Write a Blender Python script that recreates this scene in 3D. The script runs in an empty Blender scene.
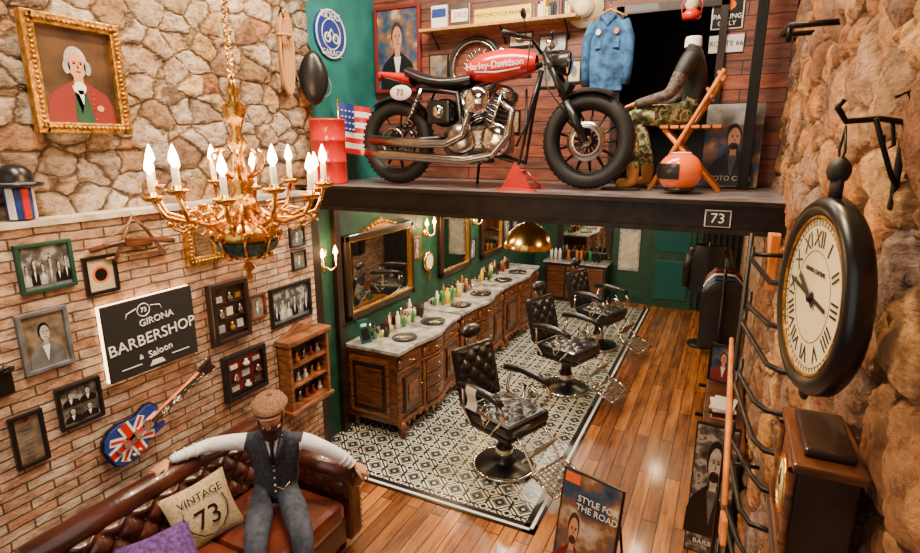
import bpy,bmesh,math,random
from mathutils import Vector as V, Matrix, Quaternion
from math import sin,cos,pi,radians,sqrt
random.seed(7)
SC=bpy.context.scene; COL=SC.collection
# ---------------------------------------------------------------- materials
def newmat(name):
    m=bpy.data.materials.new(name);m.use_nodes=True
    return m,m.node_tree,m.node_tree.nodes['Principled BSDF']
def C4(c,k=1): return (min(1,c[0]*k),min(1,c[1]*k),min(1,c[2]*k),1)
def mat(name,col,rough=.5,metal=0,es=0,var=0,vs=8,bump=0,bs=60,coat=0,sc=(1,1,1)):
    m,nt,b=newmat(name);N=nt.nodes;L=nt.links
    b.inputs['Base Color'].default_value=C4(col);b.inputs['Roughness'].default_value=rough;b.inputs['Metallic'].default_value=metal
    b.inputs['Coat Weight'].default_value=coat
    if es: b.inputs['Emission Color'].default_value=C4(col);b.inputs['Emission Strength'].default_value=es
    if var or bump:
        tc=N.new('ShaderNodeTexCoord');mp=N.new('ShaderNodeMapping');mp.inputs['Scale'].default_value=sc
        L.new(tc.outputs['Object'],mp.inputs[0])
    if var:
        n=N.new('ShaderNodeTexNoise');n.inputs['Scale'].default_value=vs;n.inputs['Detail'].default_value=5;L.new(mp.outputs[0],n.inputs['Vector'])
        r=N.new('ShaderNodeValToRGB');r.color_ramp.elements[0].position=.35;r.color_ramp.elements[1].position=.65
        r.color_ramp.elements[0].color=C4(col,1-var);r.color_ramp.elements[1].color=C4(col,1+var)
        L.new(n.outputs['Fac'],r.inputs[0]);L.new(r.outputs[0],b.inputs['Base Color'])
    if bump:
        n=N.new('ShaderNodeTexNoise');n.inputs['Scale'].default_value=bs;L.new(mp.outputs[0],n.inputs['Vector'])
        bp=N.new('ShaderNodeBump');bp.inputs['Strength'].default_value=bump;bp.inputs['Distance'].default_value=.01
        L.new(n.outputs['Fac'],bp.inputs['Height']);L.new(bp.outputs[0],b.inputs['Normal'])
    return m
def ramp(nt,els,inp,interp='LINEAR'):
    r=nt.nodes.new('ShaderNodeValToRGB');cr=r.color_ramp;cr.interpolation=interp
    while len(cr.elements)<len(els): cr.elements.new(.5)
    for e,(p,c) in zip(cr.elements,els): e.position=p;e.color=C4(c)
    nt.links.new(inp,r.inputs[0]);return r.outputs[0]
def mth(nt,op,a,b=None,c=None):
    n=nt.nodes.new('ShaderNodeMath');n.operation=op
    for i,x in enumerate((a,b,c)):
        if x is None: continue
        if isinstance(x,(int,float)): n.inputs[i].default_value=x
        else: nt.links.new(x,n.inputs[i])
    return n.outputs[0]
def mix(nt,f,a,b,mode='MIX'):
    n=nt.nodes.new('ShaderNodeMix');n.data_type='RGBA';n.blend_type=mode
    for k,x in ((0,f),(6,a),(7,b)):
        if isinstance(x,(int,float)): n.inputs[k].default_value=x
        elif isinstance(x,tuple): n.inputs[k].default_value=C4(x)
        else: nt.links.new(x,n.inputs[k])
    return n.outputs[2]
def noise(nt,vec,scale,detail=4,rough=.5):
    n=nt.nodes.new('ShaderNodeTexNoise');n.inputs['Scale'].default_value=scale;n.inputs['Detail'].default_value=detail;n.inputs['Roughness'].default_value=rough
    nt.links.new(vec,n.inputs['Vector']);return n
def objco(nt,scale=(1,1,1)):
    tc=nt.nodes.new('ShaderNodeTexCoord');mp=nt.nodes.new('ShaderNodeMapping');mp.inputs['Scale'].default_value=scale
    nt.links.new(tc.outputs['Object'],mp.inputs[0]);return mp.outputs[0]
def stone(name,cols,mortar,scale,disp,warp=.5,dark=(.30,.22,.16)):
    m,nt,b=newmat(name);L=nt.links
    co=objco(nt,scale)
    nz=noise(nt,co,1.6,4,.5)
    vm=nt.nodes.new('ShaderNodeVectorMath');vm.operation='MULTIPLY_ADD';L.new(nz.outputs['Color'],vm.inputs[0]);vm.inputs[1].default_value=(warp,warp,warp);L.new(co,vm.inputs[2])
    v=nt.nodes.new('ShaderNodeTexVoronoi');v.feature='F1';L.new(vm.outputs[0],v.inputs['Vector']);v.inputs['Scale'].default_value=1
    e=nt.nodes.new('ShaderNodeTexVoronoi');e.feature='DISTANCE_TO_EDGE';L.new(vm.outputs[0],e.inputs['Vector']);e.inputs['Scale'].default_value=1
    sp=nt.nodes.new('ShaderNodeSeparateColor');L.new(v.outputs['Color'],sp.inputs[0])
    base=ramp(nt,cols,sp.outputs[0])
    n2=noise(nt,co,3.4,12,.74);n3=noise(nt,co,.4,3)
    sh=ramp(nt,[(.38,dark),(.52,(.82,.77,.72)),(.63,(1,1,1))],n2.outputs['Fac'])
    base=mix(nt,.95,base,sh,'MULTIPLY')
    base=mix(nt,.7,base,ramp(nt,[(.38,(.55,.38,.26)),(.58,(1,1,1))],n3.outputs['Fac']),'MULTIPLY')
    ef=ramp(nt,[(.02,(0,0,0)),(.09,(1,1,1))],e.outputs['Distance'])
    L.new(mix(nt,ef,mortar,base),b.inputs['Base Color'])
    b.inputs['Roughness'].default_value=.65
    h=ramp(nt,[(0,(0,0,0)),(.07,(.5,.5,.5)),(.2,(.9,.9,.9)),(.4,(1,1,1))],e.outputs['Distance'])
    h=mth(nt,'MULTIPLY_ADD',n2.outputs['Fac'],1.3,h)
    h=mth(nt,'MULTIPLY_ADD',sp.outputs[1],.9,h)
    d=nt.nodes.new('ShaderNodeDisplacement');d.inputs['Scale'].default_value=disp;d.inputs['Midlevel'].default_value=1.6;L.new(h,d.inputs['Height'])
    L.new(d.outputs[0],nt.nodes['Material Output'].inputs['Displacement']);m.displacement_method='BOTH'
    return m
def brickmat(name,ax,c1,c2,mort,bw,rh,ms,rough=.7,bump=.6,grain=None,coat=0,streak=(8,8,8),big=None):
    m,nt,b=newmat(name);L=nt.links
    co=objco(nt);s=nt.nodes.new('ShaderNodeSeparateXYZ');L.new(co,s.inputs[0]);c=nt.nodes.new('ShaderNodeCombineXYZ')
    L.new(s.outputs[ax[0]],c.inputs[0]);L.new(s.outputs[ax[1]],c.inputs[1])
    vec=c.outputs[0]
    if big:
        nw=noise(nt,co,6,4);vm=nt.nodes.new('ShaderNodeVectorMath');vm.operation='MULTIPLY_ADD';L.new(nw.outputs['Color'],vm.inputs[0]);vm.inputs[1].default_value=(.025,.025,0);L.new(vec,vm.inputs[2]);vec=vm.outputs[0]
    br=nt.nodes.new('ShaderNodeTexBrick');L.new(vec,br.inputs['Vector'])
    br.inputs['Scale'].default_value=1;br.inputs['Brick Width'].default_value=bw;br.inputs['Row Height'].default_value=rh;br.inputs['Mortar Size'].default_value=ms
    br.inputs['Color1'].default_value=C4(c1);br.inputs['Color2'].default_value=C4(c2);br.inputs['Mortar'].default_value=C4(mort);br.inputs['Bias'].default_value=0
    n=noise(nt,objco(nt,streak),1,8,.7)
    sh=ramp(nt,[(.37,grain or (.55,.5,.45)),(.60,(1.0,1.0,1.0))],n.outputs['Fac'])
    cc=mix(nt,.9,br.outputs['Color'],sh,'MULTIPLY')
    if big: cc=mix(nt,.75,cc,ramp(nt,[(.4,big),(.6,(1,1,1))],noise(nt,co,1.1,4).outputs['Fac']),'MULTIPLY')
    L.new(cc,b.inputs['Base Color'])
    b.inputs['Roughness'].default_value=rough;b.inputs['Coat Weight'].default_value=coat;b.inputs['Coat Roughness'].default_value=.12
    h=mth(nt,'MULTIPLY',br.outputs['Fac'],-1);h=mth(nt,'MULTIPLY_ADD',n.outputs['Fac'],.8,h)
    bp=nt.nodes.new('ShaderNodeBump');bp.inputs['Strength'].default_value=bump;bp.inputs['Distance'].default_value=.018;L.new(h,bp.inputs['Height']);L.new(bp.outputs[0],b.inputs['Normal'])
    return m
def tilemat():
    m,nt,b=newmat('patterned_tile');L=nt.links
    co=objco(nt);s=nt.nodes.new('ShaderNodeSeparateXYZ');L.new(co,s.inputs[0])
    u=mth(nt,'ABSOLUTE',mth(nt,'SUBTRACT',mth(nt,'FRACT',mth(nt,'MULTIPLY',s.outputs[0],5)),.5))
    v=mth(nt,'ABSOLUTE',mth(nt,'SUBTRACT',mth(nt,'FRACT',mth(nt,'MULTIPLY',s.outputs[1],5)),.5))
    dm=mth(nt,'ADD',u,v);mn=mth(nt,'MINIMUM',u,v);mx=mth(nt,'MAXIMUM',u,v)
    W=(.70,.70,.60);K=(.015,.018,.022)
    bands=ramp(nt,[(0,K),(.13,W),(.22,(.08,.11,.13)),(.31,W),(.43,K),(.53,W),(.64,(.12,.16,.17)),(.76,K),(.9,W)],dm,'CONSTANT')
    cross=mth(nt,'MULTIPLY',mth(nt,'LESS_THAN',mn,.05),mth(nt,'GREATER_THAN',mx,.2))
    col=mix(nt,cross,bands,K)
    g=mth(nt,'GREATER_THAN',mx,.49);col=mix(nt,g,col,(.12,.11,.1))
    n=noise(nt,co,3,5);col=mix(nt,.8,col,ramp(nt,[(.35,(.55,.5,.45)),(.6,(1,1,1))],n.outputs['Fac']),'MULTIPLY')
    L.new(col,b.inputs['Base Color']);b.inputs['Roughness'].default_value=.25
    return m
def rampmat(name,els,scale,rough=.9,detail=3,interp='CONSTANT'):
    m,nt,b=newmat(name);n=noise(nt,objco(nt),scale,detail)
    nt.links.new(ramp(nt,els,n.outputs['Fac'],interp),b.inputs['Base Color']);b.inputs['Roughness'].default_value=rough;return m
M={}
def D(n,*a,**k): M[n]=mat(n,*a,**k)
D('black',(.006,.006,.007),.3);D('matteblack',(.010,.009,.009),.6);D('iron',(.010,.009,.009),.4,.5,bump=.2)
D('rubber',(.008,.008,.009),.55);D('chrome',(.8,.76,.7),.12,1);D('steel',(.36,.33,.30),.25,1);D('gold',(.85,.45,.08),.25,1,bump=.2,bs=80)
D('goldframe',(.46,.22,.03),.35,.8,var=.5,vs=30,bump=.6);D('brass',(.85,.5,.12),.2,1);D('leather',(.008,.008,.010),.32,coat=.2,bump=.12)
D('brownleather',(.050,.011,.006),.28,var=.5,vs=5,coat=.5,bump=.15);D('seatleather',(.11,.02,.01),.3,var=.5,vs=5,coat=.5,bump=.15)
D('darkwood',(.10,.03,.010),.32,var=.55,vs=6,coat=.35,sc=(1,1,6))
D('carved',(.17,.055,.016),.32,var=.6,vs=10,coat=.35,sc=(1,1,5),bump=.4,bs=50)
D('ebony',(.018,.008,.006),.35,var=.4,vs=8,coat=.2);D('oak',(.5,.22,.06),.45,var=.3,vs=8,sc=(6,1,1));D('orangewood',(.6,.18,.025),.4,var=.3)
D('marble',(.34,.335,.32),.18,var=.55,vs=8,coat=.5);D('ledge',(.55,.47,.36),.7,var=.35,vs=7,bump=.6,bs=30);D('white',(.78,.76,.72),.5);D('cream',(.65,.52,.32),.5,var=.1);D('paper',(.55,.5,.4),.6,var=.2)
D('red',(.55,.007,.005),.22,coat=.6);D('darkred',(.17,.008,.007),.5);D('orange',(.85,.13,.008),.2,coat=.6);D('yellow',(.8,.55,.01),.4)
D('green',(.006,.048,.028),.5,var=.3);D('teal',(.012,.15,.14),.5,var=.35,vs=3);D('blue',(.012,.035,.22),.5);D('denim',(.025,.10,.24),.85,var=.6,vs=15,bump=.4,bs=30)
D('skin',(.55,.25,.14),.5,var=.1);D('hair',(.04,.018,.009),.85,bump=.8,bs=120);D('shirt',(.82,.82,.86),.8,bump=.9,bs=16);D('vest',(.030,.035,.052),.85,var=.5,vs=60,bump=.2,bs=20)
D('trouser',(.045,.053,.08),.85,var=.4,vs=20,bump=.6,bs=14);D('tan',(.55,.24,.06),.6,bump=.3);D('tweed',(.18,.085,.045),.9,var=.5,vs=90);D('grey',(.12,.12,.125),.6,var=.4,vs=14)
D('lightgrey',(.36,.35,.34),.6,var=.35,vs=14);D('purple',(.10,.04,.20),.9,var=.5,vs=40,bump=.5);D('burlap',(.5,.37,.21),.95,var=.2,vs=60,bump=.5,bs=150);D('rope',(.38,.19,.07),.9,bump=.6)
D('steelbeam',(.018,.012,.010),.4,.5,var=.4,vs=10);D('mezzfloor',(.15,.13,.14),.3,var=.45,vs=6);D('ceil',(.05,.035,.025),.8);D('tattoo',(.085,.06,.05),.7,var=.7,vs=45)
D('glow',(1,.5,.15),.5,es=40);D('glowsoft',(1,.62,.28),.5,es=9);D('signglow',(1,.66,.34),.5,es=7);D('flame',(1,.60,.22),.5,es=60);D('mirror',(.72,.72,.68),.03,1);D('clockface',(.80,.68,.42),.5,var=.12,vs=6)
D('greenglass',(.01,.22,.04),.1,coat=1);D('amber',(.45,.12,.01),.1,coat=1);D('bluebottle',(.01,.14,.4),.15,coat=1);D('tealmetal',(.01,.10,.10),.3,.3)
D('enamel',(.05,.12,.13),.35,.6,var=.8,vs=30)
D('portraitbg',(.05,.024,.010),.4,var=.8,vs=6,coat=.3);D('sepia',(.2,.15,.10),.4,var=.6,vs=12,coat=.4);D('candle',(.9,.72,.42),.5,es=1.2);D('face_grey',(.45,.43,.40),.5,var=.3,vs=30)
M['camo']=rampmat('camo_cloth',[(0,(.035,.035,.018)),(.42,(.12,.15,.045)),(.5,(.44,.40,.22)),(.58,(.09,.055,.03))],16)
M['photo']=rampmat('monochrome_photo',[(.3,(.015,.014,.013)),(.5,(.10,.095,.09)),(.62,(.42,.40,.37)),(.7,(.08,.08,.075))],14,.25,6,'LINEAR')
M['colorphoto']=rampmat('colour_photo',[(.3,(.015,.025,.05)),(.45,(.04,.07,.13)),(.55,(.22,.10,.04)),(.68,(.5,.42,.35))],6,.25,5,'LINEAR')
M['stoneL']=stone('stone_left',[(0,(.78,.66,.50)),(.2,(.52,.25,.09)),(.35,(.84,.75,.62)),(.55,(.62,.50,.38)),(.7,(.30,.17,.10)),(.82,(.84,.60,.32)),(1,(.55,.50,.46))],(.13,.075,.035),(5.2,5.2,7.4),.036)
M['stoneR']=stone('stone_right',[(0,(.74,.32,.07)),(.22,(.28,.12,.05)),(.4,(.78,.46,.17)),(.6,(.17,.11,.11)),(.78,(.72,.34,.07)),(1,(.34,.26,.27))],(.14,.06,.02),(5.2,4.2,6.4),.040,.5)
M['brickL']=brickmat('brick_left',(1,2),(.66,.34,.18),(.78,.62,.46),(.15,.09,.055),.23,.054,.005,.7,1.0,(.34,.24,.18),0,(9,9,16),(.52,.42,.35))
M['planks']=brickmat('wood_planks_floor',(1,0),(.52,.195,.04),(.18,.053,.011),(.01,.004,.002),1.3,.115,.004,.27,.3,(.26,.18,.13),.3,(16,1.4,1))
M['redplank']=brickmat('red_wood_planks',(0,2),(.34,.075,.03),(.16,.06,.04),(.02,.01,.008),1.1,.10,.004,.55,.6,(.25,.2,.18),0,(3,10,16))
M['tile']=tilemat()
# ---------------------------------------------------------------- builder
def T(o,u=(1,0,0),v=(0,1,0),n=None):
    u=V(u).normalized();v=V(v).normalized();n=V(n).normalized() if n else u.cross(v).normalized()
    return Matrix(((u.x,v.x,n.x,o[0]),(u.y,v.y,n.y,o[1]),(u.z,v.z,n.z,o[2]),(0,0,0,1)))
def RZ(a,o=(0,0,0)): return Matrix.Translation(o)@Matrix.Rotation(radians(a),4,'Z')
def WL(y,z,x=-3.08): return T((x,y,z),(0,1,0),(0,0,1))
def WB(x,z,y=4.7): return T((x,y,z),(1,0,0),(0,0,1))
class B:
    def __init__(s,name,M0=None): s.name=name;s.bm=bmesh.new();s.mats=[];s.M=M0 or Matrix()
    def mi(s,m):
        if m not in s.mats: s.mats.append(m)
        return s.mats.index(m)
    def add(s,vs,fs,m,smooth=True):
        k=s.mi(m);bv=[s.bm.verts.new(s.M@V(v)) for v in vs]
        for f in fs:
            try:
                fc=s.bm.faces.new([bv[i] for i in f]);fc.material_index=k;fc.smooth=smooth
            except Exception: pass
    def merge(s,t,m,smooth,L=None):
        t.verts.index_update();L=L or Matrix()
        s.add([L@v.co for v in t.verts],[[v.index for v in f.verts] for f in t.faces],m,smooth);t.free()
    def loc(s,c,rot):
        L=Matrix.Translation(c)
        if rot: L=L@Matrix.Rotation(radians(rot[2]),4,'Z')@Matrix.Rotation(radians(rot[1]),4,'Y')@Matrix.Rotation(radians(rot[0]),4,'X')
        return L
    def box(s,c,sz,m,rot=None,bev=0):
        t=bmesh.new();bmesh.ops.create_cube(t,size=1)
        for v in t.verts: v.co=V((v.co.x*sz[0],v.co.y*sz[1],v.co.z*sz[2]))
        if bev: bmesh.ops.bevel(t,geom=t.edges[:],offset=bev,segments=2,affect='EDGES',profile=.6)
        s.merge(t,m,False,s.loc(c,rot))
    def b2(s,a,b,m,bev=0): s.box([(a[i]+b[i])/2 for i in range(3)],[abs(b[i]-a[i]) for i in range(3)],m,None,bev)
    def ball(s,c,r,m,sc=(1,1,1),seg=16,rot=None):
        t=bmesh.new();bmesh.ops.create_uvsphere(t,u_segments=seg,v_segments=max(6,seg*2//3),radius=r)
        s.merge(t,m,True,s.loc(c,rot)@Matrix.Diagonal((sc[0],sc[1],sc[2],1)))
    def tube(s,pts,r,m,seg=8,closed=False,cap=True):
        P=[V(p) for p in pts];n=len(P);rs=r if isinstance(r,(list,tuple)) else [r]*n
        vs=[];fs=[];N0=None
        for i,p in enumerate(P):
            a=P[(i-1)%n] if (i or closed) else p;b=P[(i+1)%n] if (i<n-1 or closed) else p
            t=(b-a).normalized() if (b-a).length>1e-9 else V((0,0,1))
            if N0 is None: N0=t.orthogonal().normalized()
            N0=(N0-t*N0.dot(t)); N0=N0.normalized() if N0.length>1e-6 else t.orthogonal().normalized()
            b2=t.cross(N0)
            for j in range(seg):
                an=2*pi*j/seg;vs.append(p+(N0*cos(an)+b2*sin(an))*rs[i])
        for i in range(n if closed else n-1):
            for j in range(seg):
                k=(i+1)%n;fs.append((i*seg+j,i*seg+(j+1)%seg,k*seg+(j+1)%seg,k*seg+j))
        if cap and not closed: fs.append(tuple(range(seg))[::-1]);fs.append(tuple((n-1)*seg+j for j in range(seg)))
        s.add(vs,fs,m)
    def cyl(s,a,b,r,m,r2=None,seg=16): s.tube([a,b],[r,r if r2 is None else r2],m,seg)
    def lathe(s,prof,m,c=(0,0,0),ax=(0,0,1),seg=24):
        ax=V(ax).normalized();u=ax.orthogonal().normalized();w=ax.cross(u);c=V(c);vs=[];fs=[];n=len(prof)
        for r,z in prof:
            for j in range(seg):
                an=2*pi*j/seg;vs.append(c+ax*z+(u*cos(an)+w*sin(an))*r)
        for i in range(n-1):
            for j in range(seg): fs.append((i*seg+j,i*seg+(j+1)%seg,(i+1)*seg+(j+1)%seg,(i+1)*seg+j))
        s.add(vs,fs,m)
    def torus(s,c,R,r,m,ax=(0,0,1),seg=32,sg=8,sc=1):
        ax=V(ax).normalized();u=ax.orthogonal().normalized();w=ax.cross(u);c=V(c)
        s.tube([c+(u*cos(2*pi*i/seg)+w*sin(2*pi*i/seg)*sc)*R for i in range(seg)],r,m,sg,True)
    def prism(s,poly,m,z0,z1):
        n=len(poly);vs=[(p[0],p[1],z0) for p in poly]+[(p[0],p[1],z1) for p in poly]
        s.add(vs,[tuple(range(n))[::-1],tuple(range(n,2*n))]+[(i,(i+1)%n,n+(i+1)%n,n+i) for i in range(n)],m,False)
    def disc(s,c,rx,ry,m,z0,z1,seg=20): s.prism([(c[0]+rx*cos(2*pi*i/seg),c[1]+ry*sin(2*pi*i/seg)) for i in range(seg)],m,z0,z1)
    def grid(s,fn,nu,nv,m,smooth=True):
        s.add([fn(i/nu,j/nv) for i in range(nu+1) for j in range(nv+1)],[(i*(nv+1)+j,(i+1)*(nv+1)+j,(i+1)*(nv+1)+j+1,i*(nv+1)+j+1) for i in range(nu) for j in range(nv)],m,smooth)
    def text(s,t,size,m,c,ext=.001,L=None):
        cu=bpy.data.curves.new('t','FONT');cu.body=t;cu.size=size;cu.align_x='CENTER';cu.align_y='CENTER';cu.extrude=ext;cu.resolution_u=3
        o=bpy.data.objects.new('t',cu);COL.objects.link(o);dg=bpy.context.evaluated_depsgraph_get();dg.update()
        me=bpy.data.meshes.new_from_object(o.evaluated_get(dg));tb=bmesh.new();tb.from_mesh(me)
        s.merge(tb,m,False,(Matrix.Translation(c)@(L or Matrix())));bpy.data.objects.remove(o);bpy.data.meshes.remove(me)
    def obj(s,fix=True):
        if fix: bmesh.ops.recalc_face_normals(s.bm,faces=s.bm.faces[:])
        me=bpy.data.meshes.new(s.name);s.bm.to_mesh(me);s.bm.free()
        for k in s.mats: me.materials.append(M[k])
        o=bpy.data.objects.new(s.name,me);COL.objects.link(o);return o
def tuft(b,O,U,W,N,lu,lv,m,cell=.13,h=.03,res=.011,crown=.0):
    O=V(O);U=V(U).normalized();W=V(W).normalized();N=V(N).normalized();nu=int(lu/res);nv=int(lv/res)
    def f(u,v):
        x=u*lu;y=v*lv;a=(x+y)/cell;c=(x-y)/cell
        q=(abs(sin(pi*a))*abs(sin(pi*c)))**.6
        ed=min(u*lu,(1-u)*lu,v*lv,(1-v)*lv)/.04;ed=min(1,ed)
        return O+U*x+W*y+N*(h*q*ed+crown*sin(pi*u)*sin(pi*v)-(1-ed)**2*.03)
    b.grid(f,nu,nv,m)
    k=int(2*lu/cell)+1
    for i in range(k):
        for j in range(int(2*lv/cell)+1):
            if (i+j)%2==0:
                x=i*cell/2;y=j*cell/2
                if .03<x<lu-.03 and .03<y<lv-.03: b.ball(O+U*x+W*y+N*(.002+crown*sin(pi*x/lu)*sin(pi*y/lv)),.009,m,seg=8)
# ---------------------------------------------------------------- room shell
def wallgrid(name,fn,nu,nv,m):
    b=B(name);b.grid(fn,nu,nv,m);return b.obj(False)
b=B('floor');b.b2((-3.5,-1.5,-.1),(.7,10.4,0),'planks');b.obj()
b=B('floor_tile');b.b2((-3.25,3.42,0),(-1.09,9.7,.006),'tile');b.obj()
b=B('trim_tile_border')
b.b2((-3.25,3.36,0),(-1.03,3.46,.009),'black');b.b2((-1.13,3.36,0),(-1.03,9.74,.009),'black')
b.b2((-3.2,3.385,0),(-1.055,3.41,.011),'white');b.b2((-1.08,3.385,0),(-1.055,9.7,.011),'white');b.obj()
b=B('wall_left_brick');b.b2((-3.3,-1.5,0),(-3.08,3.5,2.41),'brickL');b.obj()
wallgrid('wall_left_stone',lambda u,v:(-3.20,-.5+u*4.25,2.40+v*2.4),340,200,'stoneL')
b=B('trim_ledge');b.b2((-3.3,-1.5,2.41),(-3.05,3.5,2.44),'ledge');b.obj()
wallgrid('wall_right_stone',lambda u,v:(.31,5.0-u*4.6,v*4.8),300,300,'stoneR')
b=B('wall_right_rear');b.b2((.30,5.0,0),(.5,10.4,2.3),'brickL');b.obj()
b=B('wall_left_green');b.b2((-3.4,3.5,0),(-3.25,10.2,2.31),'green');b.obj()
b=B('wall_mezzanine_teal');b.b2((-3.4,3.74,2.49),(-3.2,4.8,4.8),'teal');b.obj()
b=B('wall_back');b.b2((-3.4,10.0,0),(.5,10.2,2.32),'green');b.obj()
b=B('mezzanine_floor');b.b2((-3.4,3.56,2.33),(.32,10.2,2.48),'ceil');b.b2((-3.4,3.5,2.48),(.32,4.75,2.49),'mezzfloor');b.obj()
b=B('trim_steel_beam');b.b2((-3.2,3.52,2.32),(.34,3.56,2.48),'steelbeam');b.b2((-3.2,3.47,2.465),(.34,3.62,2.489),'steelbeam');b.b2((-3.2,3.47,2.30),(.34,3.62,2.325),'steelbeam')
for i in range(18): b.ball((-3.05+i*.19,3.475,2.477),.006,'iron',seg=6)
b.obj()
b=B('wall_mezzanine_back')
b.b2((-3.2,4.7,2.49),(-.86,4.8,4.8),'redplank');b.b2((-.18,4.7,2.49),(.30,4.8,4.8),'redplank');b.b2((-.86,4.7,3.78),(-.18,4.8,4.8),'redplank')
b.b2((-.92,4.66,2.49),(-.86,4.82,3.84),'ebony');b.b2((-.18,4.66,2.49),(-.13,4.82,3.84),'ebony');b.b2((-.92,4.66,3.78),(-.13,4.82,3.84),'ebony');b.obj()
b=B('wall_storeroom');b.b2((-1.2,6.2,2.49),(.35,6.3,4.8),'matteblack');b.b2((-1.3,4.8,2.49),(-1.2,6.3,4.8),'matteblack');b.b2((.3,4.8,2.49),(.4,6.3,4.8),'matteblack');b.obj()
b=B('trim_steel_post');b.b2((.05,4.45,2.49),(.12,4.52,4.75),'iron',.004);b.obj()
b=B('ceiling');b.b2((-3.4,-1.5,4.75),(.7,6.4,4.85),'ceil');b.obj()
b=B('trim_green_pilaster');b.b2((-3.25,3.5,0),(-3.1,3.62,2.29),'ebony');b.b2((-3.25,3.95,0),(-3.2,4.03,2.29),'ebony');b.obj()
# ---------------------------------------------------------------- pictures
def bust(b,cx,v0,w,h,coat,face,hair,z,hair2=None,lapel=None):
    b.prism([(cx-w*.46,v0),(cx+w*.46,v0),(cx+w*.44,v0+h*.22),(cx+w*.36,v0+h*.34),(cx+w*.2,v0+h*.42),(cx+w*.08,v0+h*.48),(cx-w*.08,v0+h*.48),(cx-w*.2,v0+h*.42),(cx-w*.36,v0+h*.34),(cx-w*.44,v0+h*.22)],coat,z,z+.002)
    b.prism([(cx-w*.1,v0+h*.42),(cx-w*.01,v0+h*.1),(cx+w*.09,v0+h*.42)],lapel or 'white',z+.002,z+.003)
    b.prism([(cx-w*.065,v0+h*.42),(cx+w*.065,v0+h*.42),(cx+w*.06,v0+h*.56),(cx-w*.06,v0+h*.56)],face,z+.001,z+.0035)
    b.disc((cx-w*.01,v0+h*.70),w*.150,h*.165,hair,z+.001,z+.003)
    b.disc((cx,v0+h*.655),w*.12,h*.15,face,z+.003,z+.005)
    for q in (-1,1): b.disc((cx+w*.01+q*w*.045,v0+h*.675),w*.02,h*.010,'black',z+.005,z+.006,8);b.b2((cx+w*.01+q*w*.045-w*.028,v0+h*.69,z+.005),(cx+w*.01+q*w*.045+w*.028,v0+h*.698,z+.006),'hair')
    b.prism([(cx+w*.005,v0+h*.67),(cx+w*.03,v0+h*.62),(cx-w*.005,v0+h*.62)],'darkwood',z+.005,z+.0055);b.disc((cx+w*.01,v0+h*.585),w*.035,h*.010,'darkred',z+.005,z+.006,8)
    if hair2: b.disc((cx,v0+h*.55),w*.09,h*.05,hair2,z+.0045,z+.0052)
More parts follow.
